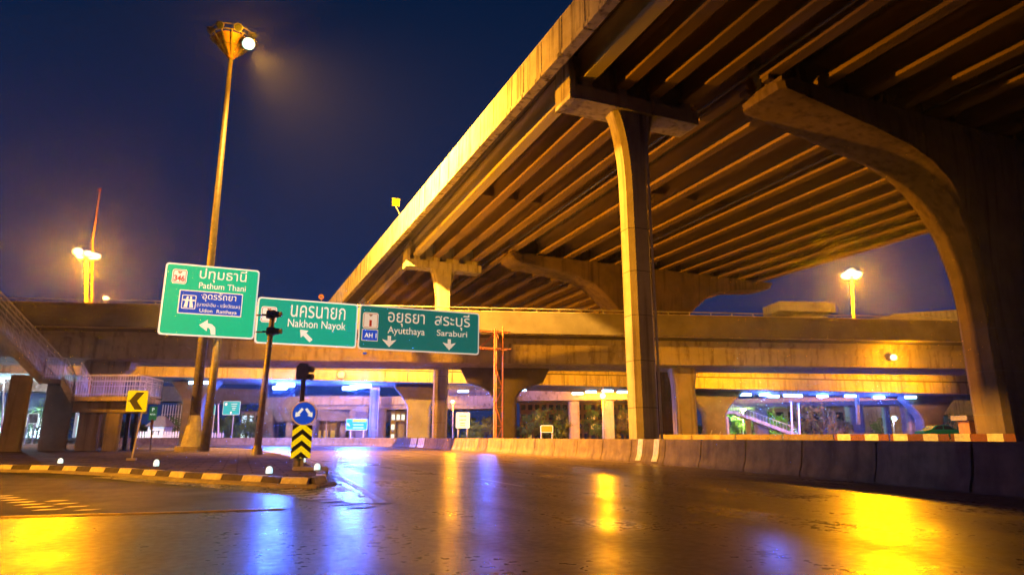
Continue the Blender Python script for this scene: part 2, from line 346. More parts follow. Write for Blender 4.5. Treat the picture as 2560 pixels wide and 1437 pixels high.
for r_, z_ in ((1.55, 1.35), (1.62, 1.75), (.9, .55)):
    cage.tube([hc + Vector((r_ * math.cos(t), r_ * math.sin(t), z_)) for t in (2 * math.pi * k / 20 for k in range(21))], .05, 6)
cage.build('head_frame', M['darkpole'], m1)
fn = MB().loft([[hc + Vector((r * math.cos(t), r * math.sin(t), z)) for t in (2 * math.pi * k / 16 for k in range(16))] for z, r in ((-.3, .2), (.5, .78), (1.25, 1.38))], cap=False)
fn.build('funnel_shroud', M['brick'], m1)
for k in range(8):
    t = 2 * math.pi * (k + .3) / 8; a = Vector((math.cos(t), math.sin(t), 0))
    flood_head(m1, hc + a * 1.75 + Vector((0, 0, 1.5)), a * .7 + Vector((0, 0, -.55)), False, .9)
lc = PY(622, 110, 48.0)
flood_head(m1, lc + Vector((-.1, .25, .1)), (.25, -.8, -.45), True, 1.25)
ball(MB(), lc, .46).build('lamp_bulb', M['lens'], m1, smooth=True)
def mast(name, label, base, top, heads, watt, colr=SODIUM, r0=.22, r=1.0, bulb=.5, group=None):
    b, t = Vector(base), Vector(top)
    o = thing(name, label, 'lamp post', b, group=group)
    MB().tube([b, (b + t) / 2, t], [r0, r0 * .8, r0 * .55], 10).build('pole', M['steel'], o, smooth=True)
    br = MB()
    for k in range(heads):
        a = Vector((math.cos(2 * math.pi * k / heads), math.sin(2 * math.pi * k / heads), 0))
        br.bar(t + Vector((0, 0, -.2)), t + a * r + Vector((0, 0, .15)), .07)
    br.tube([t + Vector((r * .6 * math.cos(q), r * .6 * math.sin(q), 0.05)) for q in (2 * math.pi * k / 12 for k in range(13))], .05, 6)
    br.build('bracket', M['steel'], o)
    for k in range(heads):
        a = Vector((math.cos(2 * math.pi * k / heads), math.sin(2 * math.pi * k / heads), 0))
        lb = MB(); ball(lb, t + a * r + Vector((0, 0, .1 + .25 * (k % 2))), bulb * (1 if k % 2 else .8), 8, .8); lb.build('lamp_bulb', M['lens'], o, smooth=True)
    attach(lamp_light(name + '_light', t + Vector((0, 0, -.75)), watt, colr, 2.0), o)
    return o
attach(lamp_light('high_mast_spot', lc + Vector((.35, -.1, -.75)), 760000, (1, .46, .05), .5, 150, (14, 55, 21)), m1)
attach(lamp_light('high_mast_glow', lc + Vector((.1, -.75, -.35)), 3200, SODIUM, .3), m1)
mast('high_mast_light', 'bright lamp cluster on a yellow lit mast behind the left end of the overpass', P(210, 1085, 84), P(217, 640, 84), 5, 80000, SODIUM, .32, 1.15, .62)
mast('high_mast_light', 'glaring round lamp head on a slim mast above the overpass beside the big pier', P(2146, 1060, 92), P(2129, 690, 92), 5, 90000, SODIUM, .28, .9, .72)
mast('street_lamp', 'small glowing lamp just above the overpass parapet, to the right of the lit mast', P(258, 1085, 96), P(260, 747, 96), 1, 12000, SODIUM, .12, .25, .55)
# unseen lamps placed outside the frame to light the near road
mo = mast('high_mast_light', 'added unseen tall mast standing far left of the slip road, outside the picture', (-32, 40, 0), (-32, 40, 15.6), 6, 3000, SODIUM, .3, 1.3, .4)
attach(lamp_light('added_high_mast_flood', (-30.4, 40.2, 14.9), 340000, SODIUM, .5, 66, (24, 45, 13)), mo)
def added_side_lamp(label, base, h, aim, watt, cone):
    b = Vector(base); o = thing('street_lamp', label, 'lamp post', b); t = b + Vector((0, 0, h)); d = (Vector(aim) - b); d.z = 0; d.normalize()
    MB().tube([b, t - Vector((0, 0, .8)), t + d * .4, t + d * 1.6 + Vector((0, 0, .1))], [.12, .09, .07, .05], 8).build('pole', M['steel'], o, smooth=True)
    hb_ = MB().bar(t + d * 1.5 + Vector((0, 0, .1)), t + d * 2.3 + Vector((0, 0, .14)), .34, .18).build('lamp_head', M['steel'], o, bevel=.04)
    MB().bar(t + d * 1.65 - Vector((0, 0, .01)), t + d * 2.2 + Vector((0, 0, .03)), .24, .05).build('lens', M['lens_y'], hb_)
    attach(lamp_light('street_light', t + d * 1.95 - Vector((0, 0, .3)), watt, SODIUM, .25, cone, aim), o)
added_side_lamp('added unseen street lamp on the left verge behind the viewer, outside the picture', (-19, 4, 0), 9.5, (1, 42, -34), 85000, 92)
added_side_lamp('added unseen tall street lamp behind the viewer on the left, outside the picture', (-16, -12, 0), 12.0, (22, 34, 3), 18000, 32)
added_side_lamp('added unseen street lamp beyond the big pier on the right, outside the picture', (64, 27, .4), 15.0, (44, 46, 6), 6000, 100)
an = thing('antenna_mast', 'thin red tipped lightning mast rising out of the lamp glow on the left', 'mast', P(222, 1085, 90))
MB().tube([P(222, 1085, 90), P(232, 600, 90), P(250, 476, 90)], [.22, .12, .05], 8).build('pole', M['truss'], an)
tb = MB(); ball(tb, P(250, 474, 90), .22); tb.build('beacon', M['sred'], an)
MB().box(P(222, 1088, 90), (.9, .9, .5)).build('base_plate', M['kerb'], an)

# ------------------------------------------------------------------ upper flyover
fly = thing('flyover', 'huge high flyover overhead on the right, with long concrete girders and lit left parapet', 'bridge', (19.2, 28.5, 0))
pp = MB()
PA = [(-40, 13.6, 20.1, 22.3), (24, 13.5, 20.1, 22.35), (62, 13.15, 20.75, 23.35), (122, 12.4, 21.5, 24.9), (170, 11.8, 22.2, 26.0)]
def par(y):
    for a, b in zip(PA, PA[1:]):
        if a[0] <= y <= b[0]:
            t = (y - a[0]) / (b[0] - a[0]); return [a[i] + (b[i] - a[i]) * t for i in (1, 2, 3)]
y = -39.0
while y < 165:
    rings = []
    for yy in (y + .05, y + 2.35):
        x, z0, z1 = par(yy)
        rings.append([Vector((x - .08, yy, z0)), Vector((x + .5, yy, z0)), Vector((x + .5, yy, z1 - .9)), Vector((x + .25, yy, z1)), Vector((x, yy, z1)), Vector((x, yy, z0 + .35)), Vector((x - .08, yy, z0 + .25))])
    pp.loft(rings); y += 2.4
pp.build('parapet', M['parapet'], fly)
core = MB()
for a, b in zip(PA, PA[1:]):
    core.loft([[Vector((q[1] + .2, q[0], q[2] + .05)), Vector((q[1] + .45, q[0], q[2] + .05)), Vector((q[1] + .45, q[0], q[3] - .95)), Vector((q[1] + .2, q[0], q[3] - .15))] for q in (a, b)])
core.build('parapet_core', M['soffit'], fly)
rl = MB(); rl.tube([(q[1] + .12, q[0], q[3] + .13) for q in PA], .05, 6)
yy = -39
while yy < 165: x, z0, z1 = par(yy); rl.bar((x + .12, yy, z1 - .05), (x + .12, yy, z1 + .13), .06); yy += 2.4
rl.build('handrail', M['steel'], fly)
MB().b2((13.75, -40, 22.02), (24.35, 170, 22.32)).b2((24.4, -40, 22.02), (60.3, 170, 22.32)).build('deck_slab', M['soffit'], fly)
MB().b2((60.3, -40, 21.4), (60.6, 170, 23.4)).build('parapet', M['conc'], fly)
MB().b2((24.3, -40, 22.33), (24.42, 170, 23.2)).build('median_wall', M['conc'], fly)
def girder(x, y0, y1, m, wide=.72):
    h = wide / 2
    pr = [(-h, 20.3), (h, 20.3), (h, 20.58), (.15, 20.85), (.15, 21.65), (.42, 21.82), (.42, 22.01), (-.42, 22.01), (-.42, 21.82), (-.15, 21.65), (-.15, 20.85), (-h, 20.58)]
    MB().loft([[Vector((x + a, yy, z)) for a, z in pr] for yy in (y0, y1)]).build('girder', m, fly)
for x in (16.0, 18.25, 20.45, 22.65):
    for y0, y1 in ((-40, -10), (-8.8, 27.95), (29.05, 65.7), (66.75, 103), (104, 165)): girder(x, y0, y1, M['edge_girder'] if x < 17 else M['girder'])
for x in (25.05, 28.4, 31.7, 34.95, 38.2, 41.2, 44.3, 47.25, 50.05, 53.1, 56.1, 59.2):
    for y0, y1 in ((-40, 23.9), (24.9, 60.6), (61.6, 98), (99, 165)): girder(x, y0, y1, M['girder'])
class _D:
    def b2(s, a, b): MB().b2(a, b).build('cross_beam', M['girder'], fly)
dp = _D()
for yy in (9.5, 47.5, 85):
    for x in (16.0, 18.25, 20.45): dp.b2((x + .15, yy, 20.95), (x + 2.05, yy + .25, 22.0))
for yy in (12, 42, 75):
    for a_, b_2 in zip((25.05, 28.4, 31.7, 34.95, 38.2, 41.2, 44.3, 47.25, 50.05, 53.1, 56.1), (28.4, 31.7, 34.95, 38.2, 41.2, 44.3, 47.25, 50.05, 53.1, 56.1, 59.2)): dp.b2((a_ + .15, yy, 21.1), (b_2 - .15, yy + .25, 22.0))
for x in (14.6, 24.2, 37.0): MB().tube([(x, -38, 20.55 + (x < 15) * .6), (x, 160, 20.55 + (x < 15) * .6)], .09, 6).build('conduit', M['darkpole'], fly)

def octa(hx, hy, ch): return [(-hx, -hy + ch), (-hx + ch, -hy), (hx - ch, -hy), (hx, -hy + ch), (hx, hy - ch), (hx - ch, hy), (-hx + ch, hy), (-hx, hy - ch)]
def t_pier(cx, cy):
    c = MB(); rings = []
    prof = [(.0, .68), (14.0, .68), (15.2, .70), (16.2, .76), (17.0, .86), (17.7, .98), (18.3, 1.12), (18.8, 1.28), (19.07, 1.42)]
    for z, hx in prof: rings.append([Vector((cx + a, cy + b, z)) for a, b in octa(hx, .62, .26)])
    c.loft(rings)
    p = c.build('pier', M['conc'], fly)
    j = MB()
    for z in (2.6, 5.0, 7.4, 9.8, 12.2):
        j.loft([[Vector((cx + a, cy + b, zz)) for a, b in octa(.685, .625, .262)] for zz in (z, z + .035)])
    j.build('pour_joint', M['soffit'], p)
    MB().tube([(cx + .60, cy - .68, .1), (cx + .60, cy - .68, 17.0), (cx + .75, cy - .68, 19.0)], .07, 8).build('drain_pipe', M['steel'], p)
    k = MB()
    k.b2((cx - 3.95, cy - .9, 19.06), (cx + 4.2, cy + .9, 19.88))
    k.b2((cx - 3.9, cy - .38, 19.86), (cx + 4.15, cy + .38, 21.98))
    for x in (16.0, 18.25, 20.45, 22.65):
        for s in (-1, 1): k.b2((x - .3, cy + s * .64 - .2, 19.87), (x + .3, cy + s * .64 + .2, 20.29))
    k.build('pier_cap', M['conc'], p)
    MB().plate([(-.9, 19.0), (.9, 19.0), (.9, 20.6), (.72, 21.75), (-.72, 21.75), (-.9, 20.6)], (cx - 3.96, cy, 0), (0, 1, 0), (0, 0, 1), -.38).build('cap_cheek', M['parapet'], p, bevel=.02)
for yy in (28.5, 66.2, 103.5, -9.4): t_pier(19.2, yy)
def hammer_pier(cx, cy, near):
    prof = [(0, 2.6), (9.2, 2.6), (10.8, 2.65), (11.9, 2.8), (13.0, 3.25), (14.3, 4.2), (15.5, 5.5), (16.7, 6.9), (17.6, 8.1), (18.2, 9.6), (18.7, 12.8), (19.1, 17.0), (19.4, 17.7), (19.75, 17.8)]
    if near: prof = [(0, 2.6), (9.0, 2.6), (10.4, 2.7), (11.6, 2.9), (13.2, 3.3), (14.8, 4.1), (16.2, 5.3), (17.1, 6.6), (17.75, 8.4), (18.3, 11.2), (18.85, 14.6), (19.35, 17.8), (19.75, 17.9)]
    rings = [[Vector((cx + a, cy + b, z)) for a, b in octa(hx, 1.05 + .55 * min(1, max(0, (z - 10) / 8)), .30)] for z, hx in prof]
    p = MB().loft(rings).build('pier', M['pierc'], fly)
    k = MB().b2((cx - 17.8, cy - 1.62, 19.76), (cx + 17.8, cy + 1.62, 20.02)).b2((cx - 17.2, cy - .42, 20.0), (cx + 17.2, cy + .42, 21.98))
    for x in (25.05, 28.4, 31.7, 34.95, 38.2, 41.2, 44.3, 47.25, 50.05, 53.1, 56.1):
        for s in (-1, 1): k.b2((x - .35, cy + s * .85 - .25, 20.01), (x + .35, cy + s * .85 + .25, 20.29))
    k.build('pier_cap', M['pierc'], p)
    j = MB()
    for z in (2.4, 4.9, 7.4): j.loft([[Vector((cx + a, cy + b, zz)) for a, b in octa(2.607, 1.057, .303)] for zz in (z, z + .04)])
    j.build('pour_joint', M['soffit'], p)
for yy in (24.4, 61.1): hammer_pier(42.9 if yy < 50 else 42.4, yy, yy < 50)
c = Vector((19.75, 29.75, 5.2))  # lamp added out of sight to light the overpass pier
o = thing('floodlight', 'added flood lamp, unseen behind the tall flyover column', 'lamp', c)
MB().box(c, (.3, .3, .3)).bar(c - Vector((0, .1, 0)), c - Vector((.1, .6, 0)), .08).build('housing', M['steel'], o)
attach(lamp_light('added_flood_light', c + Vector((.3, .35, 0)), 9000, SODIUM, .2, 90, (39.3, 50.5, 1.5)), o)
# bits on the flyover edge
sq = thing('square_sign', 'small square plate on a bent bracket above the lit flyover parapet', 'sign', (13.2, 62, 23.4))
MB().bar((13.3, 62, 23.2), (13.0, 62, 23.9), .07).bar((13.0, 62, 23.9), (12.75, 62, 24.3), .07).build('bracket', M['steel'], sq)
MB().box((12.75, 61.97, 24.75), (.75, .05, .8)).build('plate', M['syel'], sq)
rs = thing('round_sign', 'little round sign on a post at the far end of the flyover parapet', 'sign', PY(803, 752, 118))
c0 = PY(803, 742, 118)
MB().bar(PY(803, 756, 118), c0, .1).build('post', M['steel'], rs)
MB().plate([(.5 * math.cos(2 * math.pi * k / 20), .5 * math.sin(2 * math.pi * k / 20)) for k in range(20)], c0, (1, 0, 0), (0, 0, 1), .06).build('plate', M['truss'], rs)
MB().plate([(.3 * math.cos(2 * math.pi * k / 20), .3 * math.sin(2 * math.pi * k / 20)) for k in range(20)], c0 - Vector((0, .07, 0)), (1, 0, 0), (0, 0, 1), .02).build('face', M['sbrown'], rs)

# ------------------------------------------------------------------ middle overpass
OA = Vector((-19, 62.6, 0)); OU = Vector((.9592, -.2829, 0)); ON = Vector((.2829, .9592, 0))
def OV(t, s, z=0): return OA + OU * t + ON * s + Vector((0, 0, z))
ov = thing('overpass', 'broad concrete overpass spanning the whole view behind the green signs', 'bridge', OV(30, 5, 0))
pn = MB(); t = -60.0
while t < 130:
    rings = []
    for tt in (t + .045, t + 2.955):
        rings.append([OV(tt, s, z) for s, z in ((-.06, 9.84), (.34, 9.84), (.34, 10.9), (.24, 11.9), (.02, 11.9), (.0, 10.1), (-.06, 10.02))])
    pn.loft(rings); t += 3.0
pn.build('parapet', M['over'], ov)
MB().sweep([(-.08, 9.9), (-.26, 9.9), (-.2, 11.8), (-.1, 11.8)], [OV(-60, 0), OV(130, 0)]).build('parapet_core', M['soffit'], ov)
def osweep(prof, name, m):
    MB().loft([[OV(tt, s, z) for s, z in prof] for tt in (-60, 130)]).build(name, m, ov)
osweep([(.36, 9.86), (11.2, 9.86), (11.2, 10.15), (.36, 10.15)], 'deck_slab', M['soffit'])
osweep([(2.2, 9.85), (2.3, 9.45), (2.5, 9.35), (2.62, 8.75), (2.5, 8.7), (2.7, 7.66), (9.2, 7.66), (9.4, 9.85)], 'box_girder', M['over'])
osweep([(11.2, 9.8), (11.5, 9.8), (11.5, 11.9), (11.3, 11.9)], 'parapet', M['over'])
hr = MB(); hr.tube([OV(-60, .12, 12.16), OV(130, .12, 12.16)], .055, 6)
for k in range(-30, 65): hr.bar(OV(k * 2, .12, 11.88), OV(k * 2, .12, 12.16), .06)
hr.build('handrail', M['steel'], ov)
def ov_pier(t, s, hx, flare, z0=6.1, m='over', hy=.8):
    rings = []
    ztop = 7.65
    for z, h in ((0, hx), (z0 - .6, hx), (z0, hx + flare * .12), (z0 + .5, hx + flare * .4), (z0 + .9, hx + flare * .8), (ztop - .02, hx + flare)):
        rings.append([OV(t + a, s + b, z) for a, b in octa(h, hy, .22)])
    MB().loft(rings).build('pier', M[m], ov)
ov_pier(6.47, 5.7, 1.1, .9); ov_pier(59.1, 5.7, 1.0, .25); ov_pier(41.9, 7.6, 1.1, 3.2, 5.4, 'soffit')
c = OV(78.6, 2.15, 8.55)
o = thing('wall_lamp', 'single small sodium lamp glowing on the overpass girder, left of the big pier', 'lamp', c)
MB().box(c, (.3, .4, .2)).bar(c, c + ON * .6, .08).build('housing', M['steel'], o)
bl = MB(); ball(bl, c - ON * .3, .30); bl.build('lamp_bulb', M['lens'], o, smooth=True)
attach(lamp_light('wall_light', c - ON * 1.9 + Vector((0, 0, -.3)), 1500, SODIUM, .25), o)
dt = MB()
for t, s in ((64, -.1), (68, -.1), (74.5, -.1), (50, -.1), (30, -.1)):
    dt.bar(OV(t, s, 11.7), OV(t, s, 11.85), .16)
dt.build('parapet_stud', M['white'], ov)

# ------------------------------------------------------------------ lower bridge with tube lamps
LO = P(1280, 1092, 86); LO.z = 0
def LB(t, s, z=0): return LO + RV * t + HV * s + Vector((0, 0, z))
def lzt(t): return 12.06 - .01896 * (t + 52.9)
def lzb(t): return 9.15 - .0215 * (t + 52.9)
lb = thing('lower_bridge', 'lower bridge with a bright yellow two tier edge running behind the overpass', 'bridge', LB(0, 5, 0))
pn = MB(); el = MB(); t = -110.0
while t < 110:
    pr, er = [], []
    for tt in (t + .05, t + 2.95):
        zt, zb = lzt(tt), lzb(tt); zm = zb + (zt - zb) * .46
        pr.append([LB(tt, s, z) for s, z in ((.30, zm + .22), (.6, zm + .22), (.55, zt), (.34, zt), (.36, zm + .5), (.30, zm + .42))])
        er.append([LB(tt, s, z) for s, z in ((-.12, zb), (.5, zb), (.5, zm), (-.12, zm))])
    pn.loft(pr); el.loft(er); t += 3.0
MB().loft([[LB(tt, s, z) for s, z in ((.5, lzb(tt) + .1), (.62, lzb(tt) + .1), (.62, lzt(tt) - .2), (.5, lzt(tt) - .2))] for tt in (-110, 110)]).build('parapet_core', M['soffit'], lb)
pn.build('parapet', M['over'], lb); el.build('edge_beam', M['over'], lb)
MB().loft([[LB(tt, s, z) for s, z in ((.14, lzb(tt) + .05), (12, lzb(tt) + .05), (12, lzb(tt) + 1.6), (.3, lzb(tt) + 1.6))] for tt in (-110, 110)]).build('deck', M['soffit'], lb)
hr = MB().tube([LB(-110, .3, lzt(-110) + .25), LB(110, .3, lzt(110) + .25)], .05, 6); k = -108
while k < 110: hr.bar(LB(k, .3, lzt(k)), LB(k, .3, lzt(k) + .26), .06); k += 4
hr.build('handrail', M['steel'], lb)
def lb_pier(px, s, hx, fl, m='soffit'):
    t = (px - 1280) / FPX * (86 + s) ; z1 = lzb(t) + .06; rings = []
    for z, h in ((0, hx), (z1 - 3.2, hx), (z1 - 2.2, hx + fl * .25), (z1 - 1.0, hx + fl * .75), (z1 - .5, hx + fl), (z1, hx + fl)):
        rings.append([LB(t + a, s + b, z) for a, b in octa(h, 1.0, .2)])
    MB().loft(rings).build('pier', M[m], lb)
for px, s, hx, fl in ((1052, 5, 1.6, 1.9), (1775, 5, 1.5, 2.4), (500, 6, 1.4, 1.8), (2300, 6, 1.5, 2.0)): lb_pier(px, s, hx, fl)
def lb_disc(px, py, s, label, m):
    c = P(px, py, 85.7)
    o = thing('round_sign', label, 'sign', c)
    MB().plate([(.62 * math.cos(2 * math.pi * k / 20), .62 * math.sin(2 * math.pi * k / 20)) for k in range(20)], c, RV, (0, 0, 1), .05).build('plate', M[m], o)
    MB().plate([(.46 * math.cos(2 * math.pi * k / 20), .46 * math.sin(2 * math.pi * k / 20)) for k in range(20)], c - HV * .06, RV, (0, 0, 1), .02).build('face', M['white'], o)
lb_disc(853, 936, 0, 'round red rimmed sign fixed to the yellow bridge edge, left of the lit column', 'sred')
lb_disc(1327, 948, 0, 'round pale sign on the dark bridge edge right of the truss leg', 'sback')
TB = [(700, 969, 'nearest of the three staggered tubes left of the round blue sign'), (710, 962, 'middle of the three staggered tubes left of the round blue sign'), (720, 953, 'farthest of the three staggered tubes left of the round blue sign'),
      (874, 970, 'nearest of the three staggered tubes above the wide blue lit column'), (893, 962, 'middle of the three staggered tubes above the wide blue lit column'), (911, 954, 'farthest of the three staggered tubes above the wide blue lit column'),
      (1158, 978, 'first tube right of the lit flyover column'), (1222, 969, 'tube just left of the truss leg'), (1302, 975, 'tube just right of the truss leg'),
      (1444, 983, 'first of four tubes left of the flyover column'), (1478, 979, 'second of four tubes left of the flyover column'), (1519, 975, 'third of four tubes left of the flyover column'), (1556, 972, 'tube half hidden by the flyover column'),
      (1864, 986, 'first bright tube right of the dark flared pier'), (1912, 984, 'high one of a pair right of the dark flared pier'), (1934, 990, 'low one of a pair right of the dark flared pier'), (1972, 983, 'high one of the pair over the bare trees'), (1992, 989, 'low one of the pair over the bare trees'),
      (2056, 989, 'fat tube above the olive tree'), (2126, 988, 'tube above the blue lit column on the right'), (2197, 988, 'tube between the two right hand columns'), (2276, 988, 'rightmost tube next to the big pier'),
      (468, 966, 'low tube left of the mast pole'), (482, 956, 'upper tube left of the mast pole'), (503, 960, 'small tube just right of the mast pole'), (517, 952, 'tube between the mast pole and the gantry post')]
for i, (px, py, lbl) in enumerate(TB):
    s_ = 1.6 if px > 1700 or px < 950 else 2.2
    c = P(px, py, 90.5 + (0 if i % 2 else 1.5)); c.z = min(c.z, lzb((px - 1280) / FPX * 86) - .28); hl = .75 if px > 1000 else .95
    rt_ = .17 if px > 1000 else .20
    if 1100 < px < 1600: rt_ = .13
    if 600 < px < 950: rt_ = .27
    if px < 600: hl = .5
    o = thing('tube_lamp', 'blue white tube lamp, ' + lbl, 'lamp', c, group='tube lamps under the lower bridge')
    MB().bar(c - RV * hl + Vector((0, 0, .22)), c + RV * hl + Vector((0, 0, .22)), .3, .08).bar(c + Vector((0, 0, .2)), c + Vector((0, 0, .34)), .06).build('housing', M['steel'], o)
    MB().tube([c - RV * hl, c + RV * hl], rt_, 8).build('tube', M['tube'], o, smooth=True)
    if i in (0, 1, 2, 3, 4, 5, 7, 14, 18, 20, 24):
        attach(lamp_light('tube_light', c + Vector((0, 0, -.42)), (13000 if i < 6 else 4000 if i == 7 else 6000), BLUE, .9 if i < 6 else .35), o)
c = OV(20, 11.95, 9.7)  # lamp added out of sight to light the far flyover column
o = thing('wall_lamp', 'added sodium wall lamp, unseen behind the overpass, turned along it towards the flyover column', 'lamp', c)
MB().box(c, (.3, .3, .25)).box(c - ON * .2, (.1, .3, .1)).build('housing', M['steel'], o)
attach(lamp_light('wall_light', c + ON * .3 + OU * .3 - Vector((0, 0, .2)), 16000, SODIUM, .2, 60, (19, 66, 5)), o)  # light of the added unseen wall lamp
# added sodium wall lamps, unseen behind the overpass, to light the lower bridge
for i, t in enumerate((4, 26, 52, 74, 94)):
    c = OV(t, 11.75, 10.4)
    o = thing('wall_lamp', 'added sodium wall lamp on the far side of the overpass parapet, unseen behind it', 'lamp', c, group='added lamps behind the overpass')
    b = MB().box(c, (.3, .3, .25)).box(c - ON * .2, (.1, .3, .1)); b.build('housing', M['steel'], o)
    attach(lamp_light('wall_light', c + ON * .4 + Vector((0, 0, -.3)), 34000 if t < 70 else 60000, SODIUM, .2, 84, c + ON * 20 + Vector((0, 0, -1))), o)  # light of the added unseen wall lamps

# ------------------------------------------------------------------ sign gantry and signs
GY = 47.9
ga = thing('sign_gantry', 'steel sign gantry with a slim left post and an orange lattice leg at right', 'gantry', (-2.1, GY, .2))
MB().tube([(-2.12, GY + .45, .15), (-2.0, GY + .45, 9.0)], [.30, .24], 12).build('post', M['darkpole'], ga, smooth=True)
lg = MB(); xs = (18.42, 19.12); ys = (GY + .1, GY + .6)
for x in xs: lg.tube([(x, ys[0], 0), (x, ys[0], 9.75 if x < 19 else 10.0)], .07, 6)
lg.tube([(18.77, ys[1], 0), (18.77, ys[1], 9.8)], .06, 6)
z = .5; k = 0
while z < 9.0:
    lg.bar((xs[k % 2], ys[0], z), (xs[1 - k % 2], ys[0], z + 1.5), .085); lg.bar((xs[0], ys[0], z), (xs[1], ys[0], z), .07)
    lg.bar((xs[k % 2], ys[0], z), (18.77, ys[1], z + 1.5), .04)
    z += 1.5; k += 1
lg.build('lattice_leg', M['truss'], ga)
tr = MB()
for y in (GY + .3, GY + 1.0):
    for z in (8.15, 9.6): tr.tube([(-2.3, y, z), (19.9, y, z)], .075, 6)
k = 0; x = -2.2
while x < 18.6:
    for y in (GY + .3, GY + 1.0): tr.bar((x, y, 8.15 if k % 2 else 9.6), (x + 1.5, y, 9.6 if k % 2 else 8.15), .06)
    for z in (8.15, 9.6): tr.bar((x, GY + .3, z), (x, GY + 1.0, z), .05)
    x += 1.5; k += 1
tr.build('truss_beam', M['truss'], ga)
slot = thing('sign_light', 'small blue white box lamp under the bottom edge of the right hand green sign', 'lamp', PY(911, 883, GY - .2))
c = PY(911, 883, GY - .2)
MB().box(c, (.3, .25, .16)).bar(c + Vector((0, .2, .1)), c + Vector((0, .4, .6)), .05).build('housing', M['sback'], slot)
MB().box(c + Vector((0, -.13, -.0)), (.26, .02, .13)).build('lens', M['sblue'], slot)

# added flood lamp on the back of the gantry, hidden by the middle sign, shining up at the flyover edge
c = Vector((4.2, GY + 1.3, 9.7))
o = thing('floodlight', 'added flood lamp on the sign gantry, unseen behind the middle green sign', 'lamp', c)
MB().box(c, (.45, .3, .35)).bar(c - Vector((0, .1, .1)), c - Vector((0, .4, .1)), .08).build('housing', M['steel'], o)
attach(lamp_light('added_flood_light', c + Vector((.45, .1, .1)), 3500, SODIUM, .2, 80, (15.5, 47, 20.5)), o)
def text_mesh(body, x0, x1, z0, h, y, m, parent, name='lettering', bold=.02, origin=None, ux=None, fit=True):
    cu = bpy.data.curves.new('t', 'FONT'); cu.body = body; cu.size = 1; cu.offset = bold; cu.extrude = .0
    ob = bpy.data.objects.new('t', cu); col.objects.link(ob)
    bpy.context.view_layer.update()
    me = bpy.data.meshes.new_from_object(ob.evaluated_get(bpy.context.evaluated_depsgraph_get()))
    bpy.data.objects.remove(ob); bpy.data.curves.remove(cu)
    vx = [v.co.x for v in me.vertices]; vy = [v.co.y for v in me.vertices]
    a, b, lo, hi = min(vx), max(vx), min(vy), max(vy)
    sx_ = (x1 - x0) / (b - a); sz = h / (hi - lo)
    r = root_of(parent)
    rzm = Matrix.Rotation(0, 3, 'Z')
    for v in me.vertices:
        v.co = Vector(((v.co.x - a) * sx_ + x0, y, (v.co.y - lo) * sz + z0)) - (Vector(r.location) if not origin else Vector((0, 0, 0)))
    me.materials.append(m); me.name = name
    o = bpy.data.objects.new(name, me); col.objects.link(o); o.parent = parent
    return o
def rrect(x0, x1, z0, z1, r, n=4):
    pts = []
    for cx, cz, a0 in ((x1 - r, z0 + r, -90), (x1 - r, z1 - r, 0), (x0 + r, z1 - r, 90), (x0 + r, z0 + r, 180)):
        pts += [(cx + r * math.cos(R(a0 + 90 * k / n)), cz + r * math.sin(R(a0 + 90 * k / n))) for k in range(n + 1)]
    return pts
def face(poly, y, t=.012): return MB().plate(poly, (0, y, 0), (1, 0, 0), (0, 0, 1), t)
def px1(px, py): v = PY(px, py, GY - .3); return v.x, v.z
def bb(px0, py0, px1_, py1_):
    a, b = px1(px0, (py0 + py1_) / 2), px1(px1_, (py0 + py1_) / 2); c, d = px1((px0 + px1_) / 2, py0), px1((px0 + px1_) / 2, py1_)
    return a[0], b[0], d[1], c[1]
def sign_base(label, x0, x1, z0, z1, m, mw):
    o = thing('direction_sign', label, 'road sign', ((x0 + x1) / 2, GY, z0))
    yb = GY - .22
    pnl = face(rrect(x0, x1, z0, z1, .22), yb, .05).build('panel', mw, o)
    face(rrect(x0 + .11, x1 - .11, z0 + .11, z1 - .11, .16), yb - .055, .02).build('green_face', m, pnl)
    rb = MB(); n_ = max(2, int((x1 - x0) / 2.2))
    for k in range(n_):
        x = x0 + (k + .5) * (x1 - x0) / n_; rb.bar((x, yb + .12, z0 + .1), (x, yb + .12, z1 - .1), .09)
    rb.bar((x0 + .2, yb + .1, z0 + .6), (x1 - .2, yb + .1, z0 + .6), .08).build('back_rib', M['steel'], o)
    return o, GY - .30
def text_in(o, y, body, bx, m, bold=.009): return text_mesh(body, bx[0], bx[1], bx[2], bx[3] - bx[2], y, m, o, bold=bold)
def shield(o, y, bx, num, mw, numbox):
    x0, x1, z0, z1 = bx
    s = face(rrect(x0, x1, z0, z1, .16), y, .012).build('route_shield', mw, o)
    ln = MB(); 
    for d in (.06,): 
        outer, inner = rrect(x0 + d, x1 - d, z0 + d, z1 - d, .12), rrect(x0 + d + .035, x1 - d - .035, z0 + d + .035, z1 - d - .035, .09)
        nn = len(outer); vs_ = [(a, y - .016, b) for a, b in outer] + [(a, y - .016, b) for a, b in inner]
        ln.add(vs_, [(k, (k + 1) % nn, nn + (k + 1) % nn, nn + k) for k in range(nn)])
    ln.build('shield_rim', M['sbrown'], s)
    cx = (x0 + x1) / 2
    g = MB(); zt = z1 - .14
    for dx in (-.07, .07): g.add([(cx + dx - .07, y - .018, zt), (cx + dx, y - .018, zt - .13), (cx + dx + .07, y - .018, zt)], [(0, 1, 2)])
    g.add([(cx - .08, y - .018, zt - .06), (cx, y - .018, zt - .19), (cx + .08, y - .018, zt - .06)], [(0, 1, 2)])
    g.build('emblem', M['sbrown'], s)
    if num: text_mesh(num, *numbox, y - .018, M['sred'], s, 'route_number', bold=.03)
SW = M['sw1']
